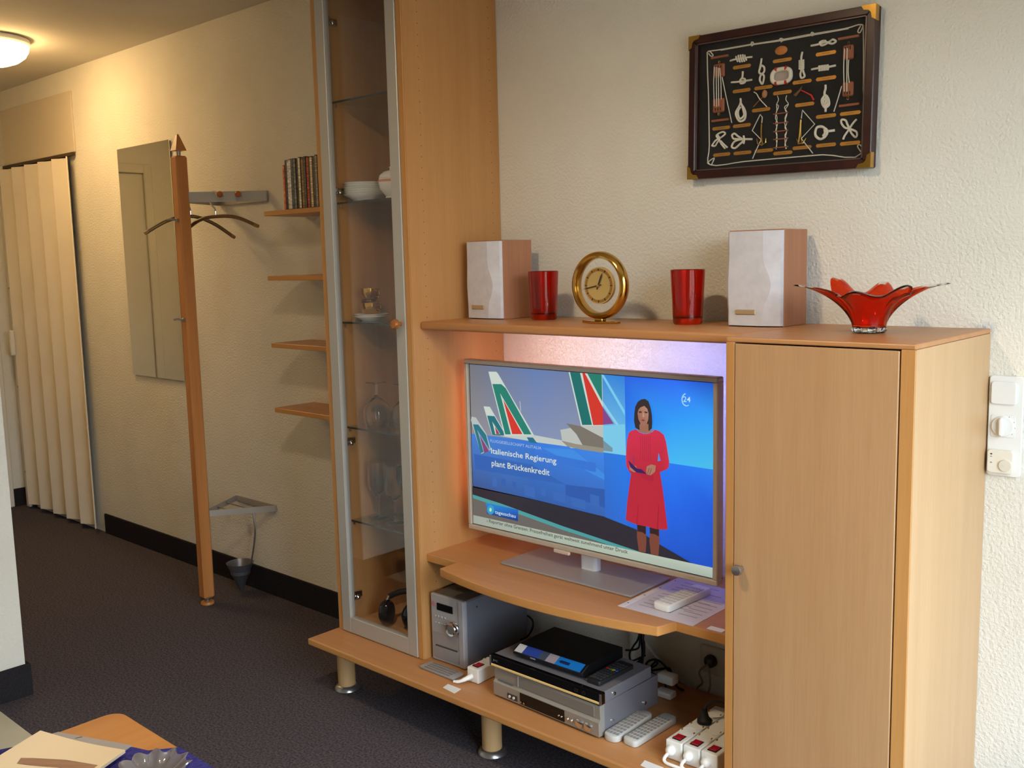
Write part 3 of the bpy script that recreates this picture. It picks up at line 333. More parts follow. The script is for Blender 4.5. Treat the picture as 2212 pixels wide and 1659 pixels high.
MB().box(.4435,.4865,-.409,-.387,.214,2.392,.0015).build('door_stile', ALU, dr)
for z0,z1 in ((.214,.268),(2.34,2.392)): MB().box(.1525,.4435,-.409,-.387,z0,z1,.0015).build('door_rail', ALU, dr)
MB().box(.150,.446,-.399,-.395,.265,2.343).build('door_pane', GLASS, dr)
MB().lathe([(.006,0),(.006,-.010),(.009,-.012),(.015,-.018),(.016,-.026),(.011,-.033),(.0001,-.035)],(.467,-.409,1.268),20,'y').build('door_knob', mat('amber_knob',(190,120,60),.15,.2,.3), dr)
for z in (2.219,1.688,.86,.323):
    h_ = MB().box(XA+TH,XA+TH+.012,-.385,-.325,z-.012,z+.012,.003).ball((XA+TH+.016,-.372,z+.008),.009,10).ball((XA+TH+.018,-.352,z-.006),.010,10)
    h_.lathe([(.017,0),(.017,.011),(.0001,.014)],(XA+TH+.02,-.3865,z),12,'y').build('hinge', CHROME, dr)
GZ = [1.972,1.652,1.262,.909,.587]
for z in GZ:
    gs = MB().box(XA+TH+.001,XB-TH-.001,-.350,-.02,z-.006,z).build('glass_shelf', TINT, tc_)
    MB().box(XA+TH+.001,XB-TH-.001,-.3515,-.3502,z-.006,z).build('shelf_edge', GEDGE, gs)
    for x in (XA+TH+.004,XB-TH-.004):
        for y in (-.342,-.04): MB().lathe([(.004,-.007),(.004,-.017),(.0001,-.019)],(x,y,z),8).build('shelf_pin', CHROME, gs)

o = MB().box(XB,1.608,-.372,-.001,ZK-.0245,ZK,.007,seg=3,smooth=True).build('top_shelf', BOARDT, base=(1.06,-.19,ZK-.0245))
tag(o, 'long beech shelf board above the television carrying speakers and clock', 'shelf')
arc = [(.648,-.452)]+[(.648+i/16*.762, -.452+.015*i/16-.049*(1-((i-8)/8)**2)) for i in range(1,16)]+[(1.41,-.437)]
o = MB().prism([(XB,-.001),(XB,-.377),(.648,-.377)]+arc+[(1.425,-.380),(1.608,-.380),(1.608,-.001)],'z',ZS-.0255,ZS,.003,seg=2).build('tv_shelf', BOARDT, base=(1.06,-.19,ZS-.0255))
edge_band(o, EDGX); tag(o, 'beech shelf with a bowed front under the television', 'shelf')
o = MB().box(1.508,1.55,-.372,-.35,ZS+.0002,ZS+.0008).build('paper_label', PAPER, base=(1.5,-.37,ZS)); tag(o,'small white paper label on the television shelf beside the cupboard','label')

XC, XD, DC = 1.608, 2.0224, -.458
cu = thing('cupboard', 'waist high beech cupboard with a plain door at the right', 'cupboard', ((XC+XD)/2,-.23,ZB))
for x0,x1 in ((XC,XC+.021),(XD-.029,XD)):
    MB().box(x0,x1,DC+.003,-.001,ZB,ZK-.011).box(x0,x1,DC,DC+.003,ZB,ZK-.011,.0014,1).build('side_panel', [CUPW,EDGE], cu, weld=False)
MB().box(XC,XD,DC,-.001,ZK-.011,ZK,.003,seg=2).build('top_panel', BOARDT, cu)
MB().box(XC+.021,XD-.029,-.012,-.002,ZB,ZK-.011).build('back_panel', WZ_, cu)
MB().box(XC+.021,XD-.029,-.43,-.012,ZB,ZB+.02).build('bottom_panel', WXm, cu)
CUD = wood('beech_cupboard_door', (190,149,106), (178,135,92), 'z')
cd = MB().box(XC+.0225,XD-.0315,DC-.001,DC+.018,ZB+.003,ZK-.014,.0015).build('door', CUD, cu)
MB().lathe([(.006,0),(.006,-.012),(.010,-.014),(.0125,-.020),(.011,-.027),(.0001,-.029)],(XC+.043,DC-.001,.754),20,'y').build('door_knob', STEEL, cd)

# ================================================================== WALL SHELVES AND DVD CASES
shz = [1.658,1.412,1.151,.895]
shl = ['topmost small beech wall shelf beside the tall cabinet, with the row of DVD cases','second small beech wall shelf from the top, empty','third small beech wall shelf from the top, empty','lowest small beech wall shelf beside the tall cabinet, empty']
s0 = edge_band(MB().box(-.556,XA-.001,-.19,-.001,-.018,0,.0015).build('wall_shelf', BOARDT, base=(-.24,-.1,0)), EDGX)
for i,z in enumerate(shz):
    s_ = s0 if i==0 else copy_tree(s0)
    s_.location = (-.24,-.1,z); tag(s_, shl[i], 'shelf', 'small wall shelves')
cols = [((196,92,60),'orange red'),((46,46,50),'black'),((176,168,158),'pale grey'),((196,190,178),'whitish'),((60,64,68),'dark grey'),((84,92,90),'slate grey'),((52,44,40),'dark brown'),((188,172,140),'cream'),((120,96,60),'olive brown'),((62,58,56),'charcoal'),((150,60,44),'brick red'),((40,36,36),'black'),((176,150,118),'tan'),((58,54,50),'dark'),((110,104,96),'grey'),((70,62,58),'brown grey'),((152,146,136),'light grey'),((44,40,38),'black'),((196,180,140),'yellowish'),((58,52,48),'dark brown'),((98,90,80),'mid grey'),((40,38,38),'black'),((120,112,100),'grey')]
x = -.428
for i,(c,nm) in enumerate(cols):
    w = .0118 if i==0 else .0145; h = .165 if i==0 else .1835+random.uniform(-.002,.003); y0 = -.186+random.uniform(0,.006)
    e = thing('dvd_case', '', 'DVD case', (x,y0,1.658), 0, 'DVD cases on the top wall shelf')
    MB().box(x,x+w-.0008,y0,y0+.135,1.658,1.658+h,.001).build('case', mat('dvd_case_black',(30,28,28),.35) if i else mat('dvd_case_red',(190,84,56),.4), e)
    c2 = tuple(min(255,int(v*1.45+20)) for v in c)
    sl = noisy('dvd_sleeve_%d'%i, c, c2, (1,1,60+i*7), .9+.1*(i%5), 5, .4, p=(.42,.62))
    MB().box(x+.0008,x+w-.0016,y0-.0006,y0+.0004,1.66,1.658+h-.003).build('spine_sleeve', sl, e)
    pos = 'leftmost and shortest' if i==0 else ['second','third','fourth','fifth','sixth','seventh','eighth','ninth','tenth','eleventh','twelfth','thirteenth','fourteenth','fifteenth','sixteenth','seventeenth','eighteenth','nineteenth','twentieth','twenty-first','twenty-second','twenty-third'][i-1]+' from left'
    e['label'] = 'DVD case with %s spine, %s on the wall shelf'%(nm,pos)
    x += w

# ================================================================== TELEVISION
tv = thing('television', 'flat silver framed television showing a newsreader, on the bowed shelf', 'television', (1.015,-.21,ZS))
X0,X1,Z0,Z1 = .567,1.463,.612,1.151; IX0,IX1,IZ0,IZ1 = .581,1.449,.627,1.138; YF=-.247
TVF = mat('champagne_metal',(196,184,170),.42,.25)
for a in ((X0,X1,IZ1,Z1),(X0,X1,Z0,IZ0)): MB().box(a[0],a[1],YF,YF+.030,a[2],a[3],.0025).build('bezel', TVF, tv)
for a in ((X0,IX0,IZ0,IZ1),(IX1,X1,IZ0,IZ1)): MB().box(a[0],a[1],YF,YF+.030,a[2],a[3],.0025).build('bezel', TVF, tv)
MB().box(X0+.004,X1-.004,YF+.0295,YF+.038,Z0+.004,Z1-.004,.003).box(.72,1.31,YF+.038,YF+.075,.66,1.06,.02).build('rear_housing', mat('dark_grey_plastic',(52,48,50),.5), tv, weld=False)
MB().box(IX0-.002,IX1+.002,YF+.010,YF+.014,IZ0-.002,IZ1+.002).build('panel_border', BLACKG, tv)
# the picture: flat coloured shapes on the lit panel
def screen_mat():
    m = bpy.data.materials.new('lit_screen'); m.use_nodes=True; nt=m.node_tree; b=nt.nodes['Principled BSDF']
    at=nd(nt,'ShaderNodeAttribute'); at.attribute_name='pic'; b.inputs['Base Color'].default_value=(.004,.004,.005,1); b.inputs['Roughness'].default_value=.22; b.inputs['Specular IOR Level'].default_value=.3
    nt.links.new(at.outputs['Color'], b.inputs['Emission Color']); b.inputs['Emission Strength'].default_value=.93; return m
mb = MB(); colr=[]; lay=YF+.0098
def inset(x,z): return (min(max(x,IX0+.003),IX1-.003), min(max(z,IZ0+.003),IZ1-.003))
for pts,c in TVP:
    lay -= .00006
    mb.add([(inset(px/1e4,pz/1e4)[0],lay,inset(px/1e4,pz/1e4)[1]) for px,pz in pts],[tuple(range(len(pts)))])
    colr += (list(c) if isinstance(c,list) else [c]*len(pts))
for s,tx,tz,tw,thh,c in TVT:
    lay -= .00006; n0=len(mb.v); textmesh(mb, s, lambda u,v:(tx+u,lay,tz+v), tw, thh); colr += [c]*(len(mb.v)-n0)
me = bpy.data.meshes.new('screen'); b_=BASE[tv.name]; me.from_pydata([(x-b_[0],y-b_[1],z-b_[2]) for x,y,z in mb.v],[],mb.f)
ca = me.color_attributes.new('pic','FLOAT_COLOR','POINT')
for i,c in enumerate(colr): ca.data[i].color = s2l(c)
me.materials.append(screen_mat()); so=bpy.data.objects.new('screen',me); COL.objects.link(so); so.parent=tv; BASE[so.name]=b_; so['label']='lit screen with a newsreader in red and airliner tails'
sb = MB().prism(rrect(.762,1.240,-.312,-.118,.006,3),'z',ZS+.0005,ZS+.0065,.0015).build('stand_plate', mat('stand_metal',(168,164,164),.34,.35), tv)
MB().prism(rrect(.985,1.045,-.21,-.178,.012,4),'z',ZS+.0065,.63).build('stand_neck', mat('polished_neck',(236,236,240),.15,.2), sb)
MB().box(.918,.978,YF-.002,YF+.008,.600,.6125,.003).build('logo_tab', mat('clear_tab',(220,205,190),.1,.3), tv)
# coloured light strips on the back of the set
for nm,c,s,a in (('left',(1.0,.36,.22),3.6,(X0+.010,X0+.020,.70,1.10)),('right',(.22,.26,1.0),7.0,(X1-.060,X1-.048,.70,1.10))):
    MB().box(a[0],a[1],YF+.0385,YF+.043,a[2],a[3]).build('light_strip', emis('light_strip_'+nm, c, s*LED), tv)
for k,(xa,xb_,c,s) in enumerate(((.62,.85,(1.0,.70,.68),8.0),(.86,1.12,(.95,.86,1.0),10.0),(1.13,1.40,(.42,.43,1.0),12.0))):
    MB().box(xa,xb_,YF+.0385,YF+.043,1.125,1.135).build('light_strip', emis('light_strip_top_%d'%k, c, s*LED), tv)

# ================================================================== ON THE TOP SHELF
def speaker(loc, rz, label):
    x,y,z = loc; w,d,h = .152,.138,.2395
    t = thing('loudspeaker', label, 'loudspeaker', loc, rz, 'stereo loudspeakers')
    MB().box(x+.002,x+w,y+.012,y+d,z,z+h,.0015).build('cabinet', wood('speaker_vinyl',(178,124,92),(160,108,78),'z',.5), t)
    g = MB(); n=24; vs=[]; fs=[]
    for i in range(n+1):
        q=i/n; zz=z+.003+(h-.006)*q; wv=.5-.5*cos(2*pi*min(1,max(0,(q-.12)/.62)))     # bulging waist line
        xs=[(x+.004-.005*wv,y+.012),(x+.006-.005*wv,y+.001),(x+.013-.003*wv,y-.007),(x+.060,y-.010),(x+.106+.022*wv,y-.009),(x+w-.004,y+.003),(x+w-.001,y+.012)]
        vs += [(a,b,zz) for a,b in xs]
    m_=7
    for i in range(n):
        for k in range(m_-1): fs.append((i*m_+k,i*m_+k+1,(i+1)*m_+k+1,(i+1)*m_+k))
    fs += [tuple(range(m_)),tuple(range(n*m_,n*m_+m_))]
    for i in range(n): fs.append((i*m_,(i+1)*m_,(i+1)*m_+m_-1,i*m_+m_-1))
    g.add(vs,fs,0,True); go=g.build('grille', noisy('silver_grille_cloth',(200,200,208),(210,210,216),nscale=40,rough=.75,bump=.2,bscale=700,bdist=.0006), t, angle=12)
    MB().box(x+.032,x+.088,y-.0125,y-.006,z+.030,z+.043,.002).build('badge', mat('tan_badge',(184,158,122),.4,.3), go)
speaker((.5386,-.1943,ZK),-.055,'silver fronted brown loudspeaker beside the tall glass cabinet')
speaker((1.437,-.164,ZK),.01,'silver fronted brown loudspeaker next to the red star shaped bowl')
def tumbler(loc, label):
    o = MB().lathe([(.0001,0),(.034,0),(.038,.004),(.0395,.02),(.0455,.1425),(.044,.144),(.0425,.1425),(.0355,.022),(.030,.017),(.0001,.016)],(0,0,0),40).build('tumbler', REDG, base=(0,0,0))
    o.location = loc; tag(o,label,'glass','red glass tumblers')
tumbler((.812,-.145,ZK),'red glass tumbler between the left loudspeaker and the clock')
tumbler((1.312,-.145,ZK),'red glass tumbler between the clock and the right loudspeaker')

ck = thing('table_clock','round polished brass table clock with an open glass ring','clock',(1.074,-.213,ZK)); CX,CY,CZ=1.074,-.213,1.3775
MB().lathe([(.0745,.012),(.079,.0145),(.085,.0145),(.091,.010),(.0935,.002),(.0925,-.006),(.0885,-.0125),(.082,-.0155),(.0765,-.0135),(.0735,-.006),(.0735,.006),(.0745,.012)],(CX,CY,CZ),64,'y',caps=False).build('ring', BRASS, ck)
MB().lathe([(.0735,.0015),(.0735,-.0015)],(CX,CY,CZ),48,'y').build('crystal', GLASS, ck)
dl = MB().lathe([(.0001,-.006),(.038,-.006),(.046,-.005),(.0505,-.0055),(.051,.003),(.0001,.004)],(CX,CY,CZ),48,'y').build('dial', mat('satin_gold_dial',(226,192,120),.32,.7), ck)
MB().lathe([(.0395,-.0065),(.0395,-.0058),(.047,-.0050),(.047,-.0058),(.0395,-.0065)],(CX,CY,CZ),48,'y',caps=False).build('chapter_ring', mat('bronze_chapter',(188,138,74),.3,.75), dl)
for i in range(12):
    a=i*pi/6; ca_,sa_=cos(a),sin(a); r0,r1,hw=.0400,.0468,.0012
    pts=[(CX+r*sa_+k*hw*ca_, CZ+r*ca_-k*hw*sa_) for r,k in((r0,-1),(r0,1),(r1,1),(r1,-1))]
    MB().prism(pts,'y',CY-.0072,CY-.0060).build('hour_marker', mat('dark_marker',(58,46,30),.4), dl)
def hand(name,a,l,w,yy):
    ca_,sa_=cos(a),sin(a); pts=[(CX+r*sa_+k*w*ca_, CZ+r*ca_-k*w*sa_) for r,k in((-.012,-.7),(-.012,.7),(l*.7,1),(l,0),(l*.7,-1))]
    MB().prism(pts,'y',yy-.0006,yy).build(name, mat('dark_hand',(48,40,30),.35), dl)
hand('hour_hand',radians(23),.038,.0022,CY-.0082); hand('minute_hand',radians(258),.052,.0018,CY-.0094)
MB().lathe([(.004,-.0105),(.004,-.006)],(CX,CY,CZ),16,'y').build('hub', BRASS, dl)
MB().box(CX-.014,CX+.014,CY-.010,CY+.010,ZK+.0065,ZK+.0145,.002).build('neck', BRASS, ck)
MB().prism([(CX-.058,CY+.012),(CX-.058,CY-.008),(CX-.01,CY-.030),(CX+.02,CY-.030),(CX+.058,CY-.004),(CX+.058,CY+.016),(CX,CY+.022)],'z',ZK,ZK+.007,.0015).build('foot_plate', BRASS, ck)

# star shaped blown glass bowl with six drawn-out tips
bo = thing('glass_bowl','red blown glass bowl with clear drawn out tips on the cupboard','bowl',(1.833,-.225,ZK))
def bowl_pt(a, q, off, rot=0):
    # a angle, q 0 base .. 1 rim; six lobes
    k=a/(2*pi)*6; j=round(k); d=abs(k-j); jj=j%6
    tipr=[.172,.112,.118,.168,.114,.116][jj]; tipz=[.098,.102,.116,.100,.086,.098][jj]; pw=[3.0,1.5,1.5,3.0,1.4,1.5][jj]
    e=.5+.5*cos(2*pi*d); lob=e**pw
    r_r=.088+(tipr-.088)*lob; z_r=.074+(tipz-.074)*(e**1.4)
    r=.036+(r_r-.036)*(q**1.45); z=z_r*(1-(1-q)**1.55)
    r*=1-.05*(1-e)*sin(pi*min(1,q*1.15)); return (1.833+(r-off)*cos(a+.62), -.225+(r-off)*sin(a+.62), ZK+.014+z*.94+off*.7*(1-q*.4))
NA,NQ=144,16; vs=[];fs=[];fm=[]
for sgn,off in ((0,0),(1,.006)):
    for i in range(NQ+1):
        for k in range(NA): vs.append(bowl_pt(2*pi*k/NA, i/NQ, off, -.52))
def vid(s_,i,k): return s_*(NQ+1)*NA+i*NA+k%NA
red=MB(); clr=MB(); fr=[];fc=[]
for s_ in (0,1):
    for i in range(NQ):
        for k in range(NA):
            f=(vid(s_,i,k),vid(s_,i,k+1),vid(s_,i+1,k+1),vid(s_,i+1,k)); kk=(k+.5)/NA*6; d=abs(kk-round(kk)); (fc if (i/NQ>.78 and d<(.16 if round(kk)%3==0 else .10)) else fr).append(f)
for k in range(NA):
    f=(vid(0,NQ,k),vid(0,NQ,k+1),vid(1,NQ,k+1),vid(1,NQ,k)); kk=(k+.5)/NA*6; (fc if abs(kk-round(kk))<(.16 if round(kk)%3==0 else .10) else fr).append(f)
fr.append(tuple(vid(0,0,k) for k in range(NA))); fr.append(tuple(vid(1,0,k) for k in range(NA)))
B = MB(); B.add(vs,fr,0,True); n_=len(B.v); B.f += fc; B.m += [1]*len(fc); B.sm += [True]*len(fc)
B.build('bowl_body',[mat('orange_red_glass',(236,62,14),.02,0,.95,1.45),CLEARG],bo,angle=70)
ft=MB()
for k in range(6):
    a=2*pi*k/6+.12; ft.ball((1.833+.029*cos(a),-.225+.029*sin(a),ZK+.0085),.0105,12,0,1,1,.8)
ft.lathe([(.0001,.001),(.028,.001),(.033,.004),(.035,.0132),(.0001,.0134)],(1.833,-.225,ZK),32).build('clear_foot', CLEARG, bo, weld=False)
# ================================================================== KNOT BOARD ON THE WALL
kb = thing('knot_board','mahogany framed display of sailor knots with brass corners on the wall','picture',(1.4975,-.015,1.66))
ANG=radians(-.8); KC=(1.4975,1.843); KW,KH=.507,.374
def kr(u,v): return (KC[0]+u*cos(ANG)-v*sin(ANG), KC[1]+u*sin(ANG)+v*cos(ANG))
def quad(us): return [kr(*p) for p in us]
w2,h2,fw=KW/2,KH/2,.021
for q in ([(-w2,h2),(w2,h2),(w2-fw,h2-fw),(-w2+fw,h2-fw)],[(w2,h2),(w2,-h2),(w2-fw,-h2+fw),(w2-fw,h2-fw)],[(w2,-h2),(-w2,-h2),(-w2+fw,-h2+fw),(w2-fw,-h2+fw)],[(-w2,-h2),(-w2,h2),(-w2+fw,h2-fw),(-w2+fw,-h2+fw)]):
    MB().prism(quad(q),'y',-.034,-.001,.002).build('frame_bar', MAHOG, kb)
i2,j2=w2-fw,h2-fw
MB().prism(quad([(-i2,-j2),(i2,-j2),(i2,j2),(-i2,j2)]),'y',-.008,-.002).build('backing', FELT, kb)
for u0,u1,v0,v1 in ((-i2,-i2+.004,-j2,j2),(i2-.004,i2,-j2,j2),(-i2,i2,j2-.003,j2),(-i2,i2,-j2,-j2+.003)):
    MB().prism(quad([(u0,v0),(u1,v0),(u1,v1),(u0,v1)]),'y',-.031,-.0275).build('inner_fillet', mat('fillet_grey',(92,78,74),.3,.3), kb)
MB().prism(quad([(-i2,-j2),(i2,-j2),(i2,j2),(-i2,j2)]),'y',-.0265,-.0255).build('cover_glass', pane('picture_glass',(1,1,1),.03,.8), kb)
for su in (-1,1):
    for sv in (-1,1):
        L=.036; pts=[(su*w2,sv*h2),(su*(w2-L),sv*h2),(su*(w2-L+.006),sv*(h2-.010)),(su*(w2-.018),sv*(h2-.012)),(su*(w2-.012),sv*(h2-.018)),(su*(w2-.010),sv*(h2-L+.006)),(su*w2,sv*(h2-L))]
        MB().prism([kr(a*1.003,b*1.004) for a,b in pts],'y',-.0355,-.0335).prism([kr(su*(w2+.0008),sv*h2),kr(su*(w2-.0002),sv*h2),kr(su*(w2-.0002),sv*(h2-L)),kr(su*(w2+.0008),sv*(h2-L))],'y',-.0335,-.016).build('brass_corner', BRASS, kb, weld=False)
YB=-.008
def P3(p,dy=0): return (p[0]/1e4, YB-.002-dy, p[1]/1e4)
def path3(ps,r,wob=1): return [(p[0]/1e4, YB-r-(.0022 if (k%2 and wob) else 0), p[1]/1e4) for k,p in enumerate(ps)]
for x,z,l in PLAQ:
    h=l/2e4; x/=1e4; z/=1e4; q=.0044
    pts=[(x-h,z),(x-h+q*.8,z+q),(x+h-q*.8,z+q),(x+h,z),(x+h-q*.8,z-q),(x-h+q*.8,z-q)]
    pl=MB().prism(pts,'y',YB-.0016,YB-.0001).build('name_plaque', BRASSD, kb)
    MB().box(x-h*.38,x+h*.38,YB-.0019,YB-.0016,z-.0011,z+.0011).build('engraving', mat('engraved',(158,110,48),.6), pl)
for x,z,l in BARS:
    h=l/2e4; MB().box(x/1e4-h,x/1e4+h,YB-.006,YB,z/1e4-.003,z/1e4+.003,.001).build('wooden_bar', BLOCKW, kb)
for n,(x,z,w,h) in enumerate(BLK):
    x/=1e4; z/=1e4; w/=2e4; h/=2e4
    b_=MB().box(x-w,x+w,YB-.009,YB,z-h,z+h,.003).build('pulley_block', BLOCKW, kb)
    for k in (-1,0,1): MB().box(x+k*w*.45-.0013,x+k*w*.45+.0013,YB-.0096,YB-.0088,z+(h*.35 if n%2==0 else -h*.75),z+(h*.75 if n%2==0 else -h*.35)).build('sheave_slot', FELT, b_)
    zz=z+(h if n%2==0 else -h); sg=1 if n%2==0 else -1
    MB().tube([(x+.0025*cos(a),YB-.004,zz+sg*.004+.004*sin(a)) for a in [2*pi*i/12 for i in range(12)]],.0008,6,True).build('ring', BRASS, b_)
for n,t in enumerate(TACK):
    for p in t: MB().tube([(q[0]/1e4,YB-.010,q[1]/1e4) for q in p],.0013,6,sub=3).build('tackle_rope', ROPE, kb)
for nm,(r,ps) in KNOTS.items():
    m_=MB()
    for p in ps: m_.tube(path3(p,r/1e4*1.1),r/1e4*1.1,8,sub=5)
    m_.build(nm, ROPE, kb, weld=False)
m_=MB()
for p in BORD: m_.tube(path3(p,.0016,0) if len(p)>8 else path3(p,.0016),.0016,7,sub=4)
m_.build('rope_border', ROPE, kb, weld=False)
m_=MB()
for p in LADR: m_.tube(path3(p,.0011),.0011,6,sub=4)
lr=m_.build('rope_ladder', ROPE, kb, weld=False)
for x,z in RUNG: MB().tube([(x/1e4-.0205,YB-.0035,z/1e4),(x/1e4+.0205,YB-.0035,z/1e4)],.0017,7).build('rung', BLOCKW, lr)
(x,z),=KMISC['oval']; MB().lathe([(.016,0),(.017,-.003),(.013,-.005),(.0001,-.0055)],(x/1e4,YB,z/1e4),28,'y',sy=.65).build('oval_plaque', mat('orange_wood',(190,116,46),.4), kb)
(x,z),=KMISC['ring']; x/=1e4; z/=1e4
rp=[(x+.0255*math.copysign(abs(cos(a))**.7,cos(a)),YB-.006,z+.0165*math.copysign(abs(sin(a))**.7,sin(a))) for a in [2*pi*i/40 for i in range(40)]]
lrg=MB().tube(rp,.0056,10,True).build('life_ring', mat('ring_white',(226,218,200),.6), kb)
MB().box(x-.021,x+.021,YB-.003,YB,z-.013,z+.013,.001).build('ring_centre', mat('ring_grey',(176,160,148),.6), lrg)
for sx in (-1,1):
    for sz in (-1,1): MB().tube([(x+sx*.0135-.003,YB-.006,z+sz*.0168),(x+sx*.0135+.003,YB-.006,z+sz*.0166)],.0062,10).build('red_band', REDP, lrg)
for s in ('L','R'):
    an=MB(); an.tube([P3(p,.002) for p in KMISC['gold'+s]],.0024,7,sub=3).tube([P3(p,.003) for p in KMISC['fluke'+s]],[.0006,.0022,.0026,.0022,.0006] if s=='L' else [.0006,.0024,.0024,.0006],7)
    if s=='R': an.tube([P3(p,.003) for p in KMISC['goldR2']],.0013,7,sub=3)
    ao=an.build('anchor', BRASS, kb, weld=False)
    MB().tube([P3(p,.003) for p in KMISC['anch'+s]],.0014,6).build('anchor_rope', ROPE, kb)
ml=MB().tube([P3(p,.002) for p in KMISC['mallet']],.0015,7).build('mallet', BLOCKW, kb)
(x,z),=KMISC['mallethead']; MB().ball((x/1e4,YB-.006,z/1e4),.009,14,0,.85,.65,1.15).build('mallet_head', mat('mallet_wood',(178,120,80),.5), ml)
MB().tube([P3(p,.004) for p in KMISC['malletrope']],.0014,6,sub=3).build('mallet_rope', ROPE, kb)
ax=MB().tube([P3(p,.002) for p in KMISC['axe']],[.0014,.0017,.0022,.0026],7).build('axe', REDP, kb)
MB().prism([(p[0]/1e4,p[1]/1e4) for p in KMISC['axehead']],'y',YB-.006,YB-.002).build('axe_head', mat('axe_bronze',(110,84,48),.4,.5), ax)

# ================================================================== WALL CONTROLS
sp = thing('switch_panel','white three gang wall plate with switch, dimmer and thermostat','switch',(2.062,-.008,.94))
MB().prism(rrect(2.026,2.098,.938,1.168,.008,4),'y',-.009,-.0005,.0018,seg=2).build('plate', WHITEP, sp)
MB().prism(rrect(2.032,2.085,1.104,1.155,.006,4),'y',-.016,-.009,.0018,seg=2).build('rocker_switch', WHITEP, sp)
dm=MB().prism(rrect(2.032,2.085,1.028,1.079,.006,4),'y',-.0105,-.009,.0006).build('dimmer', WHITEP, sp)
MB().lathe([(.0235,-.0105),(.0230,-.014),(.0225,-.016),(.0001,-.016)],(2.0585,0,1.0535),36,'y').box(2.0525,2.0645,-.030,-.016,1.032,1.075,.004).build('dimmer_knob', WHITEP, dm, weld=False)
for a in (60,25,-5,-40): MB().lathe([(.0011,-.0106),(.0001,-.011)],(2.0585+.0255*cos(radians(a)),0,1.0535+.0255*sin(radians(a))),8,'y').build('dimmer_dot', mat('grey_dot',(130,135,140),.6), dm)
th=MB().prism(rrect(2.030,2.085,.946,.999,.007,4),'y',-.020,-.009,.002,seg=2).build('thermostat', CREAMP, sp)
MB().lathe([(.0135,-.020),(.013,-.024),(.0001,-.0245)],(2.0695,0,.9655),28,'y').box(2.0595,2.0690,-.0252,-.0245,.9660,.9672).build('thermostat_dial', mat('dial_cream',(222,216,200),.45), th, weld=False)
for z,hh in ((.988,.003),(.983,.001),(.969,.0015)): MB().box(2.037,2.041,-.0206,-.0199,z,z+hh).build('thermostat_mark', mat('mark_grey',(70,68,66),.6), th)

# ================================================================== HALL: MIRROR, COAT STAND, HANGERS
o=MB().box(-2.073,-1.565,-.012,-.006,.914,2.04,.001).box(-2.069,-1.569,-.006,-.001,.918,2.036,0,1).build('wall_mirror',[MIRROR,mat('mirror_back',(90,84,70),.6)],base=(-1.82,-.006,.914),weld=False); tag(o,'tall frameless mirror on the hall wall behind the wooden post','mirror')
PX,PY=-1.045,-.257; cs=thing('coat_stand','beech post coat stand with triangular metal brackets to the wall','coat stand',(PX,PY,0))
MB().box(PX-.0255,PX+.0255,PY-.0255,PY+.0255,.030,1.905,.007).build('post', POLEW, cs)
MB().lathe([(.012,.030),(.012,.014)],(PX,PY,0),16).build('foot_spindle', STEEL, cs)
MB().lathe([(.0001,0),(.027,0),(.029,.004),(.027,.012),(.0001,.0145)],(PX,PY,0),28).build('foot_disc', POLEW, cs)
MB().lathe([(.009,1.905),(.009,1.928)],(PX,PY,0),14).build('finial_pin', STEEL, cs)
MB().add([(PX-.024,PY-.024,1.926),(PX+.024,PY-.024,1.926),(PX+.024,PY+.024,1.926),(PX-.024,PY+.024,1.926),(PX-.004,PY-.004,1.992),(PX+.004,PY-.004,1.992),(PX+.004,PY+.004,1.992),(PX-.004,PY+.004,1.992)],[(0,1,2,3),(4,5,6,7),(0,1,5,4),(1,2,6,5),(2,3,7,6),(3,0,4,7)]).build('finial', POLEW, cs)
def bar(name, p, q, h, t=.006, m=None, par=cs):
    p=Vector(p); q=Vector(q); d=(q-p); n=Vector((-d.y,d.x,0)).normalized()*t/2; up=Vector((0,0,h/2))
    return MB().add([p-n-up,q-n-up,q+n-up,p+n-up,p-n+up,q-n+up,q+n+up,p+n+up],[(0,3,2,1),(4,5,6,7),(0,1,5,4),(1,2,6,5),(2,3,7,6),(3,0,4,7)]).build(name, m or ALU, par)
tri=[(PX+.02,PY+.022),(-.80,-.010),(-1.18,-.010)]
rail=bar('hat_rail',(tri[0][0],tri[0][1],1.738),(tri[1][0],tri[1][1],1.738),.042)
bar('rail_bracket',(PX-.015,PY+.026,1.738),(tri[2][0],tri[2][1],1.738),.042); bar('rail_wall_bar',(tri[1][0],-.006,1.738),(tri[2][0],-.006,1.738),.042)
for tt in (.44,.67):
    x=tri[0][0]*(1-tt)+tri[1][0]*tt; y=tri[0][1]*(1-tt)+tri[1][1]*tt; n=Vector((.70,-.71,0))
    k=MB().tube([(x,y,1.742),(x+n.x*.045,y+n.y*.045,1.742)],.005,10).build('coat_peg', STEEL, rail)
    MB().ball((x+n.x*.05,y+n.y*.05,1.744),.013,14).build('peg_knob', mat('amber_wood',(176,98,42),.35), rail)
lo_=bar('umbrella_bar',(PX+.024,PY+.022,.402),(-.862,-.010,.402),.026); bar('umbrella_bar',(PX-.005,PY+.026,.402),(-1.175,-.010,.402),.026); bar('umbrella_bar',(-1.175,-.006,.402),(-.862,-.006,.402),.026)
for a in (.35,.65): 
    p=Vector((PX,PY+.024,.404)).lerp(Vector((-1.175,-.010,.404)),a); q=Vector((PX+.024,PY+.022,.404)).lerp(Vector((-.862,-.010,.404)),a)
    MB().tube([p,q],.003,8).build('umbrella_rod', STEEL, cs)
MB().tube([(-.985,-.045,.392),(-.975,-.045,.30),(-.985,-.05,.22),(-1.0,-.06,.14)],.004,8,sub=3).build('drip_cup_rod', STEEL, cs)
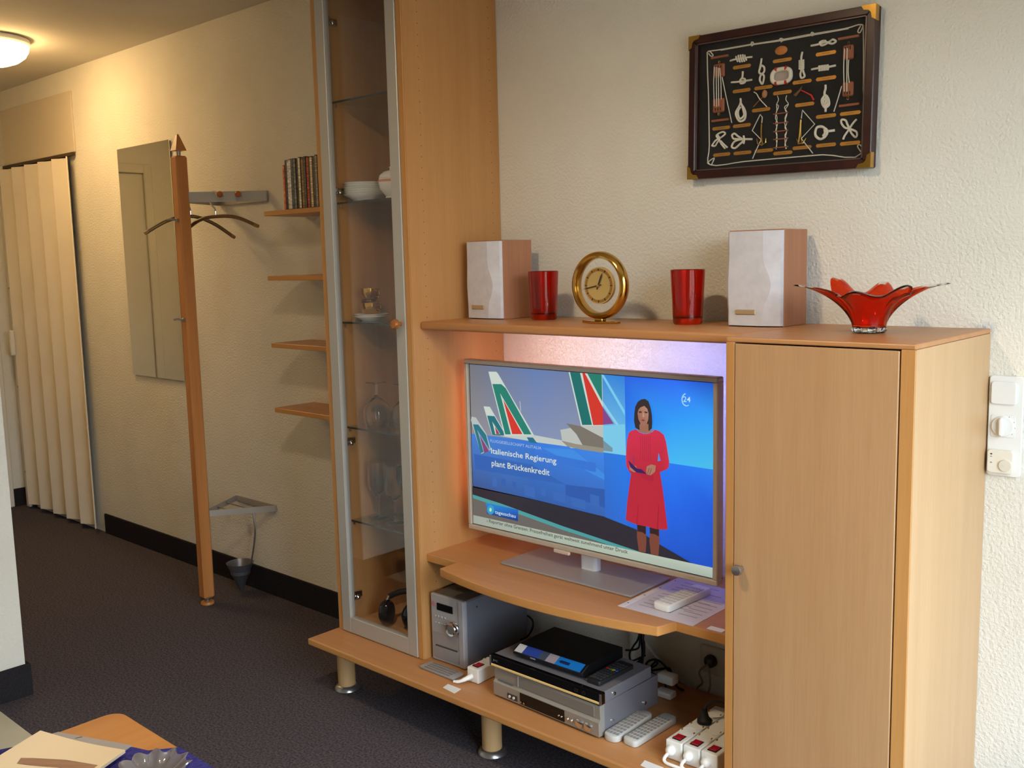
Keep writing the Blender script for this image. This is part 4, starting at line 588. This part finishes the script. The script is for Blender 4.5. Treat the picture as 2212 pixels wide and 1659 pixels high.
cup=MB().lathe([(.0001,.004),(.006,.010),(.040,.088),(.043,.090),(.044,.104),(.043,.104),(.060,.140),(.0585,.140),(.041,.105),(.034,.085),(.0001,.012)],(-1.055,-.082,0),36).build('drip_cup', mat('grey_lacquer',(120,122,130),.35,.6), cs)
for z in (1.645,1.236):
    MB().box(PX-.006,PX+.014,PY-.034,PY-.0255,z-.007,z+.007,.002).tube([(PX+.004,PY-.030,z),(PX-.005,PY-.050,z+.004),(PX-.020,PY-.058,z+.002)],.0045,8).build('post_hook', STEEL, cs, weld=False)
HW=mat('bronze_hanger',(118,92,62),.35,.5)
def hanger(c, e0, e1, hook, label):
    t=thing('coat_hanger',label,'hanger',c,0,'coat hangers'); c=Vector(c); e0=Vector(e0); e1=Vector(e1)
    a0=c.lerp(e0,.5)+Vector((0,0,.016)); a1=c.lerp(e1,.5)+Vector((0,0,.016))
    MB().tube([e0,a0,c,a1,e1],.0075,10,sub=6).build('shoulder_bar', HW, t)
    for e,a in((e0,a0),(e1,a1)): 
        d=(e-a).normalized(); MB().tube([e-d*.012,e+d*.006],[.0085,.0070],10).build('end_cap', mat('cap_wood',(150,108,58),.4), t)
    h=Vector(hook); m=c.lerp(h,.5)
    MB().tube([c,c+Vector((0,0,.03)),m+Vector((-.012,-.006,.006)),h+Vector((-.016,-.008,-.006)),h+Vector((-.008,-.004,.014)),h+Vector((.010,.004,.014)),h+Vector((.016,.008,0))],.0038,8,sub=5).build('hook', CHROME, t)
hanger((-.945,-.165,1.657),(-1.10,-.225,1.600),(-.745,-.100,1.612),(-.952,-.165,1.742),'curved metal coat hanger hanging from the hat rail, right of the post')
hanger((-1.072,-.205,1.664),(-1.127,-.380,1.596),(-1.017,-.040,1.576),(-1.085,-.19,1.742),'curved metal coat hanger passing behind the wooden post')

# ================================================================== ELECTRONICS ON THE BASE BOARD
hf=thing('stereo','silver compact stereo tower under the bowed shelf beside the tall cabinet','stereo',(.525,-.382,ZB),.03); hx,hy,hz=.525,-.382,ZB; HW_,HD,HH=.1445,.30,.2165
MB().box(hx+.002,hx+HW_-.002,hy+.012,hy+HD,hz+.004,hz+HH-.003,.003).build('casing', mat('blue_grey_metal',(136,138,150),.42,.5), hf)
MB().box(hx,hx+HW_,hy+.001,hy+.014,hz+.002,hz+HH,.003).build('faceplate', SILVER, hf)
MB().box(hx+HW_-.024,hx+HW_-.001,hy-.003,hy+.012,hz+.003,hz+HH-.001,.003).build('face_trim', mat('light_silver',(176,176,182),.35,.4), hf)
MB().box(hx+.028,hx+.096,hy-.001,hy+.004,hz+.168,hz+.191,.001).build('display', BLACKG, hf)
MB().lathe([(.008,.002),(.008,-.001),(.0001,-.002)],(hx+.014,hy,hz+.186),16,'y').build('power_button', mat('pink_lens',(170,120,130),.3), hf)
kn=MB().lathe([(.023,.002),(.023,-.012),(.020,-.017),(.014,-.015),(.0001,-.0145)],(hx+.100,hy,hz+.124),32,'y').build('volume_knob', CHROME, hf)
MB().lathe([(.0175,-.0152),(.0001,-.0156)],(hx+.100,hy,hz+.124),24,'y').build('knob_face', SILVERD, kn)
for r,zz in ((0,.144),(1,.124)):
    for k in range(4): MB().box(hx+.016+k*.014,hx+.024+k*.014,hy-.002,hy+.003,hz+zz,hz+zz+(.006 if r==0 else .004),.0015).build('button', mat('light_silver',(176,176,182)), hf)
for z0,z1 in ((.055,.098),(.012,.052)): 
    MB().box(hx+.008,hx+.118,hy-.0005,hy+.004,hz+z0,hz+z1,.001).build('drawer_front', mat('mid_silver',(158,156,158),.42,.35), hf)
MB().box(hx+.018,hx+.112,hy-.0008,hy+.003,hz+.050,hz+.0535).build('tray_slot', mat('slot_dark',(58,54,56),.6), hf)
MB().box(hx+.004,hx+HW_-.004,hy+.014,hy+HD-.01,hz+HH-.003,hz+HH-.0005,.001).build('top_cover', mat('brown_grey_plastic',(96,88,84),.4), hf)
MB().lathe([(.0001,.004),(.056,.004),(.060,.002),(.060,-.001)],(hx+.074,hy+.13,hz+HH),40).build('lid_disc', mat('smoked_lid',(66,56,52),.2), hf)
MB().lathe([(.003,0),(.0001,.001)],(hx+HW_-.0019,hy+.06,hz+.185),10,'x').build('side_screw', RUBBER, hf)
def remote(name,loc,w,l,h,rz,label,body,keys,rows,cols,keyc,r=.012,extra=None):
    x,y,z=loc; t=thing(name,label,'remote control',loc,rz)
    MB().prism([(x+a,y+b) for a,b in rrect(0,w,0,l,r,4)],'z',z+.0005,z+h,.003,seg=2,smooth=True).build('casing', body, t)
    for i in range(rows):
        for j in range(cols):
            cx=x+w*(.17+.66*j/(max(cols-1,1))); cy=y+l*(.10+.72*i/(rows-1)); kx=.33*w/cols; ky=.26*l/rows
            c=keyc
            if extra and i in extra and j<len(extra[i]): c=extra[i][j]
            MB().box(cx-kx,cx+kx,cy-ky,cy+ky,z+h,z+h+.0014,.0004).build('key', c, t)
    return t
remote('remote_control',(.545,-.455,ZB),.148,.050,.009,0,'flat grey card remote lying in front of the stereo',mat('card_grey',(150,146,144),.5),None,4,8,mat('card_key',(120,116,116),.6),.004)
def rocker(x,y,z,par):
    MB().box(x-.012,x+.012,y-.015,y+.015,z-.002,z+.0015,.0005).build('switch_bezel', RUBBER, par)
    r=MB().prism([(y-.012,z),(y+.012,z),(y+.012,z+.003),(y,z+.0022),(y-.012,z+.005)],'x',x-.010,x+.010).build('rocker', REDSW, par)
def socket(x,y,z,par):
    s_=MB().lathe([(.0225,.0016),(.0205,.0022),(.0195,.0004),(.0001,.0004)],(x,y,z),28).build('socket', WHITEP, par)
    for a in (-1,1): MB().lathe([(.0026,.0006),(.0001,.0008)],(x+a*.0095*.7,y+a*.0095*.7,z),8).build('contact_hole', RUBBER, s_)
    for a in (-1,1): MB().box(x+a*.0175-.0012,x+a*.0175+.0012,y-.003,y+.003,z+.0005,z+.004).build('earth_clip', BRASS, s_)
pl=thing('power_strip','white single row power strip with a red switch beside the stereo','power strip',(.746,-.425,ZB))
MB().box(.723,.769,-.425,-.16,ZB+.0005,ZB+.045,.004,seg=2).build('casing', WHITEP, pl); rocker(.745,-.398,ZB+.045,pl)
for y in (-.35,-.305,-.26,-.215): socket(.746,y,ZB+.045,pl)
MB().tube([(.744,-.424,ZB+.020),(.737,-.443,ZB+.016),(.722,-.457,ZB+.008),(.705,-.463,ZB+.006)],[.008,.0065,.005,.0042],10,sub=3).build('cord', WHITEP, pl)

vc=thing('video_recorder','silver video recorder at the bottom of the equipment stack','video recorder',(.856,-.449,ZB),-.035); vx,vy,vz=.856,-.449,ZB; VW,VD,VH=.388,.262,.090
MB().box(vx+.004,vx+VW-.002,vy+.02,vy+VD,vz+.006,vz+VH-.001,.002).build('casing', mat('grey_metal_case',(142,140,148),.4,.5), vc)
MB().prism([(vy+.024,vz+.005),(vy,vz+.007),(vy-.001,vz+.045),(vy+.006,vz+.052),(vy+.004,vz+VH),(vy+.024,vz+VH)],'x',vx,vx+VW).build('front_panel', mat('dull_silver_front',(164,160,152),.4,.45), vc)
MB().box(vx+.105,vx+.270,vy-.0025,vy+.004,vz+.010,vz+.043,.001).build('display', BLACKG, vc)
MB().box(vx+.015,vx+.075,vy+.002,vy+.0055,vz+.052,vz+.054).build('panel_line', SILVERD, vc)
MB().box(vx+.098,vx+.370,vy+.0030,vy+.0055,vz+.056,vz+.084,.001).build('cassette_flap', mat('flap_silver',(150,146,140),.35,.5), vc)
MB().box(vx+.094,vx+.0965,vy+.001,vy+.006,vz+.056,vz+.086).build('flap_edge', mat('light_silver',(176,176,182)), vc)
MB().box(vx+.055,vx+.095,vy-.002,vy+.002,vz+.012,vz+.028,.001).build('jack_field', mat('slot_dark',(58,54,56)), vc)
for k in range(2): MB().lathe([(.004,.001),(.004,-.004),(.0001,-.0045)],(vx+.066+k*.016,vy-.001,vz+.020),12,'y').build('jack', mat('cream_jack',(210,200,180),.4), vc)
for k in range(2): MB().lathe([(.003,.001),(.003,-.004),(.0001,-.0045)],(vx+.112+k*.012,vy-.002,vz+.018),10,'y').build('button', CHROME, vc)
for k,(dx,r) in enumerate(((.252,.003),(.262,.003),(.282,.005),(.296,.005),(.322,.0125),(.352,.0125))): MB().lathe([(r,.002),(r,-.003),(r*.8,-.0045),(.0001,-.0045)],(vx+dx,vy-.001,vz+.024),20,'y').build('button', CHROME, vc)
for yy in (.06,.20): MB().lathe([(.006,0),(.005,.004),(.0001,.005)],(vx+VW-.0025,vy+yy,vz+.03),14,'x').build('case_screw', CHROME, vc)
for a in ((.03,.03),(.36,.03),(.03,.23),(.36,.23)): MB().lathe([(.012,.0002),(.012,.0062)],(vx+a[0],vy+a[1],vz),12).build('foot', RUBBER, vc)
dz=ZB+VH+.0; dx,dy=.849,-.455; DW,DD,DH=.402,.225,.036
dv=thing('dvd_recorder','silver disc recorder with a black and gold front on top of the video recorder','disc recorder',(dx,dy,dz),-.01)
MB().box(dx+.004,dx+DW-.002,dy+.014,dy+DD,dz+.004,dz+DH-.0005,.0015).build('casing', mat('grey_metal_case',(142,140,148)), dv)
MB().box(dx,dx+DW,dy,dy+.016,dz+.004,dz+DH,.0015).build('front_panel', BLACKG, dv)
MB().box(dx+.003,dx+DW-.004,dy-.002,dy+.003,dz+.0050,dz+.0115,.001).build('gold_strip', mat('pale_gold_strip',(250,214,140),.35,.2), dv)
for xx in (dx,dx+DW-.007): MB().box(xx,xx+.007,dy-.0025,dy+.016,dz+.004,dz+DH-.002,.001).build('end_trim', CHROME, dv)
for k in range(2): MB().lathe([(.006,.001),(.006,-.003),(.0001,-.0035)],(dx+.318+k*.026,dy,dz+.022),16,'y').build('button', BLACK, dv)
tm=MB(); textmesh(tm,'JVC',lambda u,v:(dx+.012+u,dy-.0004,dz+.020+v),.020,.0055); tm.build('lettering', mat('grey_letter',(130,130,130),.5), dv, weld=False)
MB().lathe([(.006,0),(.005,.004),(.0001,.005)],(dx+DW-.0025,dy+.055,dz+.018),14,'x').build('case_screw', CHROME, dv)
for a in ((.03,.03),(.37,.03),(.03,.20),(.37,.20)): MB().lathe([(.010,-.0005),(.010,.0042)],(dx+a[0],dy+a[1],dz),12).build('foot', RUBBER, dv)
bz=dz+DH; bx,by=.915,-.428; BW,BD_,BH=.248,.185,.034
bp=thing('disc_player','small black disc player with a blue sticker on top of the equipment stack','disc player',(bx,by,bz),.01)
MB().prism([(by,bz+.010),(by+.020,bz+.002),(by+BD_,bz+.002),(by+BD_,bz+BH),(by+.026,bz+BH),(by-.003,bz+BH-.014)],'x',bx,bx+BW,.002).build('casing', BLACK, bp)
stk=((.006,.034,(190,192,196)),(.034,.092,(42,66,150)),(.092,.118,(60,74,90)),(.118,.152,(150,140,150)),(.152,.240,(20,110,190)))
for a,b,c in stk: MB().add([(bx+a,by-.0022,bz+BH-.0130),(bx+b,by-.0022,bz+BH-.0130),(bx+b,by+.0245,bz+BH-.0001),(bx+a,by+.0245,bz+BH-.0001)],[(0,1,2,3)]).build('sticker', mat('sticker_%d_%d'%(int(a*1000),c[2]),c,.3), bp)
MB().box(bx+.165,bx+.196,by+.006,by+.014,bz+BH-.0085,bz+BH-.0040).build('sticker_print', mat('sticker_navy',(16,40,90),.4), bp)
MB().box(bx+.066,bx+.084,by-.0025,by-.0005,bz+.014,bz+.0175).build('badge', mat('badge_grey',(150,150,150),.4), bp)
for a in ((.02,.03),(.225,.03),(.02,.165),(.225,.165)): MB().lathe([(.008,-.0002),(.008,.0022)],(bx+a[0],by+a[1],bz),12).build('foot', RUBBER, bp)
RK=mat('remote_black',(26,25,26),.5); RK2=mat('remote_key_dark',(52,52,56),.5)
ex={5:[mat('key_red',(180,30,30)),mat('key_green',(40,130,60)),mat('key_yellow',(190,160,40)),mat('key_blue',(40,80,190))]}
remote('remote_control',(1.176,-.428,bz),.046,.150,.014,-.03,'black remote control lying on the disc recorder beside the player',RK,None,9,4,RK2,.006,ex)
GK=mat('key_grey',(140,140,142),.6)
remote('remote_control',(1.247,-.455,ZB),.046,.178,.018,.02,'grey remote control lying next to the video recorder',GREYP,None,9,4,GK,.018)
remote('remote_control',(1.300,-.440,ZB),.044,.188,.018,-.03,'grey remote control nearer the triple power strip',mat('grey_plastic_light',(196,196,192),.45),None,10,4,GK,.012)
remote('remote_control',(1.330,-.342,ZS+.0012),.052,.190,.019,-.06,'white remote control on the printed sheet in front of the television',WHITEP,None,9,4,mat('key_pale',(206,204,200),.5),.010)

p3_=thing('power_strip','white triple row power strip with three red switches against the cupboard','power strip',(1.50,-.34,ZB))
rowx=(1.449,1.4975,1.546)
for i,x in enumerate(rowx):
    y0=-.428+i*.003
    MB().box(x-.0232,x+.0232,y0,-.19,ZB+.0005,ZB+.050,.0035,seg=2).build('row_casing', WHITEP, p3_); rocker(x,y0+.026,ZB+.050,p3_)
    for k in range(4): socket(x+.002,y0+.064+k*.043,ZB+.050,p3_)
    MB().ball((x-.006,y0-.004,ZB+.026),.013,14).build('cord_grip', WHITEP, p3_)
    MB().tube([(x-.006,y0-.012,ZB+.024),(x-.012,y0-.022,ZB+.012),(x-.006,y0-.028,ZB+.0055),(x+.020,y0-.030,ZB+.005),(1.575,-.452-.002*i,ZB+.005+.003*i)],.0042,8,sub=4).build('cord', WHITEP, p3_)
pg=thing('mains_plug','black mains plug standing in the triple power strip','plug',(1.457,-.296,ZB+.053))
MB().lathe([(.0001,.0),(.019,.0),(.0185,.008),(.012,.014),(.0085,.026),(.0075,.034),(.0001,.036)],(1.457,-.296,ZB+.0528),24).build('plug_body', RUBBER, pg)
MB().tube([(1.457,-.296,ZB+.086),(1.463,-.288,ZB+.102),(1.485,-.270,ZB+.106),(1.52,-.25,ZB+.090),(1.565,-.235,ZB+.070)],.0036,8,sub=4).build('cable', RUBBER, pg)
pg=thing('mains_plug','black mains plug in the power strip half hidden by the cupboard','plug',(1.505,-.290,ZB+.053))
MB().lathe([(.0001,.0),(.019,.0),(.0185,.008),(.012,.014),(.0085,.026),(.0001,.03)],(1.5445,-.290,ZB+.0528),24).build('plug_body', RUBBER, pg)

# cables hanging at the wall
cb=thing('cable_bundle','tangle of black cables hanging behind the equipment','cable',(1.13,-.1,ZB))
for k,y0 in (('bundle1',.0045),('bundle2',.003),('bundle3',.003),('bundle4',.0045)):
    pts=[(a,b,min(c,.52)) for a,b,c in CAB[k]]
    if k in('bundle1','bundle2'): pts=[(pts[0][0]-.006,-.06,.522)]+pts
    if k=='bundle4': pts=pts+[(pts[-1][0],-.06,.522)]
    MB().tube(pts,y0,8,sub=5).build('cable', RUBBER, cb)
cc=thing('cable_coil','coil of thin black cable looped behind the disc recorder','cable',(1.19,-.09,ZB))
for k in('coil1','coil2','coil3'): MB().tube([(a,b,max(c,ZB+.004)) for a,b,c in CAB[k]],.0032,8,sub=5).build('loop', RUBBER, cc)
o=MB().tube([(a,b,c) for a,b,c in CAB['white']],.0045,8,sub=5).build('wall_cable', WHITEP, base=(1.2,-.01,.2)); tag(o,'white cable running down the wall behind the equipment','cable')
o=MB().tube([(a,b,c) for a,b,c in CAB['grey1']],.0045,8,sub=5).build('wall_cable', mat('grey_cable',(150,146,140),.5), base=(1.2,-.02,.2)); tag(o,'grey cable lying along the foot of the wall behind the board','cable')
o=MB().tube([(.665,-.085,.30),(.690,-.09,.292),(.700,-.1,.272),(.685,-.11,.242),(.65,-.115,.222)],.003,8,sub=5).build('stereo_cable', RUBBER, base=(.66,-.1,.22)); tag(o,'black cable curling out behind the stereo','cable')
for n,(x,y,z) in enumerate(((1.240,-.135,.262),(1.236,-.14,.2215))):
    o=MB().box(x-.026,x+.026,y-.017,y+.017,z-.0095,z+.018 if n==0 else z+.010,.005,seg=2,smooth=True).build('mains_adapter', WHITEP, base=(x,y,z-.0095)); tag(o,['white mains adapter half buried in the cable coil, upper one','white mains adapter under the cable coil, lower one'][n],'adapter')
ws=thing('wall_socket','double wall socket with a plug, low behind the cupboard','socket',(1.33,-.004,.29))
MB().prism(rrect(1.268,1.425,.255,.336,.006,3),'y',-.010,-.0005,.0015).build('plate', mat('aged_white_plastic',(200,192,176),.45), ws)
for x in (1.308,1.385): MB().lathe([(.0215,-.010),(.020,-.0125),(.019,-.0105),(.0001,-.0105)],(x,0,.296),24,'y').build('socket', mat('aged_white_plastic',(200,192,176)), ws)
pg=thing('mains_plug','dark plug in the wall socket behind the equipment','plug',(1.308,-.03,.296))
MB().lathe([(.0185,-.0126),(.0180,-.026),(.011,-.034),(.0001,-.036)],(1.308,0,.296),24,'y').build('plug_body', mat('brown_black',(52,44,38),.4), pg)
for k in('sock1','sock2'): MB().tube([(1.308,-.034,.292)]+[(a,b-.012,c) for a,b,c in CAB[k][1:]],.003,8,sub=4).build('cable', mat('beige_cable',(140,128,112),.5), pg)

# printed sheet in a clear sleeve
sh=thing('paper_sheet','printed sheet in a clear sleeve lying right of the television stand','paper',(1.36,-.23,ZS))
MB().box(1.247,1.474,-.380,-.092,ZS+.0002,ZS+.0010).build('sheet', mat('sheet_white',(206,202,212),.35), sh)
MB().box(1.2475,1.2645,-.379,-.093,ZS+.0010,ZS+.0014).build('punched_strip', mat('clear_strip',(224,222,226),.15), sh)
for k in range(4): MB().lathe([(.003,ZS+.0014),(.0001,ZS+.0016)],(1.2555,-.345+k*.075,0),8).build('punch_hole', mat('hole_grey',(90,84,80),.7), sh)
for k in range(11):
    y=-.34+k*.022; MB().box(1.285,1.285+.03+.12*random.random()+(.02 if k>7 else 0),y,y+.004,ZS+.0010,ZS+.0012).build('print_line', mat('pale_print',(158,156,168),.6), sh)
for k in range(6): MB().box(1.400,1.455,-.33+k*.024,-.326+k*.024,ZS+.0010,ZS+.0012).build('print_line', mat('pale_print',(158,156,168),.6), sh)

# ================================================================== INSIDE THE DISPLAY CABINET
def plateprof(r,h): return [(.0001,0),(r*.55,0),(r*.60,.004),(r*.98,h-.002),(r,h),(r*.97,h+.001),(r*.58,.0065),(.0001,.0055)]
n_pl=['lowest','second lowest','third lowest','third highest','second highest','topmost']
p0=MB().lathe(plateprof(.074,.022),(0,0,0),40).build('plate', PORC, base=(0,0,0))
for i in range(6):
    p_=p0 if i==0 else copy_tree(p0); p_.location=(.186,-.292,1.652+.0005+i*.0072); tag(p_,'white porcelain plate in the cabinet, %s of the stack'%n_pl[i],'plate','plates stacked in the glass cabinet')
sg=thing('sugar_bowl','white porcelain sugar bowl with a lid beside the plates','bowl',(.327,-.300,1.652))
MB().lathe([(.0001,.0005),(.022,.0005),(.024,.005),(.022,.008),(.040,.030),(.0445,.052),(.043,.064),(.041,.064),(.0425,.052),(.037,.030),(.0001,.012)],(.327,-.300,1.652),36).build('bowl', PORC, sg)
MB().lathe([(.043,.0645),(.040,.074),(.026,.085),(.009,.089),(.007,.093),(.010,.099),(.0001,.104)],(.327,-.300,1.652),36).build('lid', PORC, sg)
MB().lathe([(.0427,.054),(.0452,.052),(.0452,.057),(.0432,.060),(.0427,.054)],(.327,-.300,1.652),36,caps=False).build('painted_band', mat('rose_band',(214,140,120),.2), sg)
sa0=MB().lathe(plateprof(.058,.016),(0,0,0),36).build('saucer', PORC, base=(0,0,0)); sa0.location=(.172,-.280,1.2625); tag(sa0,'white saucer under the gold cup, lower of two','saucer','saucers on the middle glass shelf')
c_=copy_tree(sa0); c_.location=(.172,-.280,1.2690); tag(c_,'gold rimmed saucer directly under the gold cup, upper of two','saucer','saucers on the middle glass shelf'); 
def cup(x,y,z,label):
    t=thing('gold_cup',label,'cup',(x,y,z)); MB().lathe([(.0001,.0004),(.020,.0004),(.021,.004),(.019,.006),(.030,.016),(.0345,.034),(.035,.046),(.0335,.046),(.033,.034),(.028,.017),(.0001,.009)],(x,y,z),32).build('bowl', GOLD, t)
    MB().tube([(x+.033,y,z+.038),(x+.046,y,z+.040),(x+.050,y,z+.028),(x+.042,y,z+.018),(x+.031,y,z+.020)],.0028,8,sub=4).build('handle', GOLD, t)
cup(.172,-.280,1.2765,'shiny gold cup on the saucers, lower one'); cup(.170,-.282,1.3235,'shiny gold cup stacked on the lower gold cup')
def goblet(kind):
    if kind=='brandy': pr=[(.0001,.0004),(.034,.0004),(.035,.002),(.006,.009),(.0045,.016),(.0045,.045),(.012,.052),(.040,.080),(.047,.105),(.043,.135),(.036,.152),(.0348,.152),(.0418,.135),(.0455,.105),(.0385,.081),(.010,.055),(.0001,.053)]
    else: pr=[(.0001,.0004),(.034,.0004),(.035,.002),(.006,.008),(.004,.016),(.004,.070),(.010,.078),(.030,.100),(.036,.130),(.033,.170),(.030,.196),(.029,.196),(.0318,.170),(.0346,.130),(.0288,.101),(.009,.081),(.0001,.079)]
    return MB().lathe(pr,(0,0,0),36).build('stem_glass', CLEARG, base=(0,0,0))
b0=goblet('brandy'); b0.rotation_euler=(pi,0,0); b0.location=(.205,-.300,.909+.1530); tag(b0,'clear brandy glass standing upside down, left of the pair','glass','brandy glasses upside down in the cabinet')
b1=copy_tree(b0); b1.location=(.312,-.270,.909+.1530); tag(b1,'clear brandy glass standing upside down, next to the door stile','glass','brandy glasses upside down in the cabinet')
w0=goblet('wine'); w0.location=(.166,-.278,.587); tag(w0,'clear wine glass standing left on the lowest glass shelf','glass','wine glasses on the lowest glass shelf')
for l,tx in (((.256,-.282,.587),'clear wine glass standing in the middle of the lowest glass shelf, at the front'),((.215,-.190,.587),'clear wine glass standing at the back of the lowest glass shelf')):
    c_=copy_tree(w0); c_.location=l; tag(c_,tx,'glass','wine glasses on the lowest glass shelf')
rb=MB().lathe([(.0001,.0005),(.045,.0005),(.048,.006),(.082,.090),(.096,.170),(.094,.171),(.079,.090),(.044,.010),(.0001,.009)],(.385,-.155,ZB+.02),40).build('vase', mat('dark_amber_glass',(150,44,10),.08,0,.45), base=(.385,-.155,ZB+.02)); tag(rb,'dark orange red glass vase at the bottom of the cabinet','vase')
hp=thing('headphones','black headphones lying at the bottom of the glass cabinet','headphones',(.28,-.30,ZB+.02))
for x,y,a in ((.238,-.318,.35),(.330,-.290,-.25)):
    e_=MB().lathe([(.0001,-.022),(.026,-.020),(.033,-.010),(.034,.004),(.028,.014),(.0001,.016)],(0,0,0),28,'x',sy=1.35); R_=Matrix.Rotation(a,3,'Z')
    e_.v=[tuple(R_@Vector(v)+Vector((x,y,ZB+.0665))) for v in e_.v]; e_.build('ear_cup', BLACKG, hp)
    MB().tube([(x+.034*cos(a)*0+.0,y,ZB+.108),(x,y+.01,ZB+.122)],.005,8).build('yoke', CHROME, hp)
MB().tube([(.238,-.308,ZB+.12),(.25,-.27,ZB+.128),(.28,-.24,ZB+.13),(.31,-.25,ZB+.128),(.330,-.280,ZB+.12)],.010,10,sub=4).build('headband', RUBBER, hp)

# ================================================================== COFFEE TABLE IN THE FOREGROUND
TZ=.50
ct=thing('coffee_table','beech coffee table with rounded corners in the bottom left foreground','table',(1.25,-1.85,0))
TB=wood('table_beech',(192,132,72),(178,116,58),'y',.4)
edge_band(MB().prism(rrect(.700,1.85,-2.15,-1.466,.035,6),'z',TZ-.026,TZ,.004,seg=2).build('table_top', TB, ct), EDGX)
for x in (.77,1.77):
    for y in (-2.08,-1.54): MB().box(x-.025,x+.025,y-.025,y+.025,.0005,TZ-.026,.004).build('leg', TB, ct)
BLUE=noisy('blue_cloth',(48,46,110),(66,64,138),nscale=160,rough=.9,bump=.4,bscale=300,bdist=.001,spec=.1)
# square cloth lying corner-wise over the table
cl=MB(); N=26; pts={}
cpoly=[(.676,-1.735),(.704,-1.672),(.80,-1.60),(.888,-1.527),(.925,-1.514),(.962,-1.466),(1.20,-1.464),(1.45,-1.62),(1.45,-2.0),(.90,-2.05)]
cl.prism(cpoly,'z',TZ+.0004,TZ+.0022,.0006).build('table_cloth', BLUE, base=(1.05,-1.75,TZ)); 
cobj=bpy.data.objects['table_cloth']; tag(cobj,'blue woven cloth lying across the coffee table','cloth')
br=thing('brochure','grey folded brochure lying under the magazine on the table','brochure',(.80,-1.57,TZ))
MB().prism([(.708,-1.615),(.711,-1.600),(.884,-1.528),(.897,-1.556),(.80,-1.60)],'z',TZ+.0024,TZ+.0050).build('cover', mat('brochure_grey',(150,148,150),.4), br)
MB().prism([(.766,-1.590),(.770,-1.578),(.773,-1.577),(.768,-1.589)],'z',TZ+.0050,TZ+.0053).build('print_mark', mat('ink_dark',(50,44,50),.6), br)
mg=thing('magazine','cream covered magazine lying on the coffee table','magazine',(.82,-1.63,TZ))
def bow(u): return .010+.010*sin(pi*u)
def magface(off,inset_=0):
    m_=MB(); A=Vector((.692,-1.628,TZ+.007)); Bp=Vector((.916,-1.556,TZ+.007)); Dn=Vector((.10,-.215,0)); vs=[]; n=12
    for j in (0,1):
        for k,zo in ((0,0),(1,off)):
            pass
    for i in range(n+1):
        u=i/n; p=A.lerp(Bp,u); h=.004*sin(pi*u)*(-1)+.004*u
        for q in (0,1):
            b=p+Dn*q; vs += [(b.x,b.y,b.z+h),(b.x,b.y,b.z+h+off)]
    fs=[]
    for i in range(n):
        a=i*4; b=a+4
        fs += [(a,b,b+2,a+2),(a+1,a+3,b+3,b+1),(a,a+1,b+1,b),(a+2,b+2,b+3,a+3)]
    fs += [(0,2,3,1),(n*4,n*4+1,n*4+3,n*4+2)]
    return m_.add(vs,fs,0,True)
magface(.006).build('pages', mat('magazine_cover',(226,208,176),.35), mg, angle=30)
pm=MB(); 
for a,b,c,d in ((.30,.42,.35,.10),):
    pass
def mp(u,v): A=Vector((.692,-1.628,0)); Bp=Vector((.916,-1.556,0)); q=A.lerp(Bp,u)+Vector((.10,-.215,0))*v; return (q.x,q.y,TZ+.0132+(-.004*sin(pi*u)+.004*u))
for poly_ in ([(.20,.40),(.30,.36),(.60,.28),(.95,.27),(.95,.42),(.62,.40),(.34,.46),(.24,.48)],):
    pm.add([mp(*p) for p in poly_],[tuple(range(len(poly_)))])
pm.build('cover_picture', mat('cover_brown',(150,112,88),.4), mg)
# ribbed glass dish
gd=thing('glass_dish','ribbed clear glass dish on the blue cloth at the bottom edge','dish',(1.045,-1.565,TZ+.0022))
dm_=MB(); nA=120; prof=[(.022,.003),(.040,.005),(.056,.015),(.066,.024),(.0635,.026),(.052,.018),(.037,.009),(.020,.007)]; vs=[];fs=[]
for r,h in prof:
    for k in range(nA):
        a=2*pi*k/nA; rr=r*(1+.09*sin(a*12+h*70)); vs.append((1.045+rr*cos(a),-1.565+rr*sin(a),TZ+.0022+h+.003*(1+sin(a*12+h*70+1))*(r/.066)**2))
for i in range(len(prof)-1):
    for k in range(nA): fs.append((i*nA+k,i*nA+(k+1)%nA,(i+1)*nA+(k+1)%nA,(i+1)*nA+k))
fs += [tuple(range(nA)),tuple(range((len(prof)-1)*nA,len(prof)*nA))]
dm_.add(vs,fs,0,True).build('dish', mat('smoky_cut_glass',(200,192,188),.05,.15,.75), gd, angle=60)
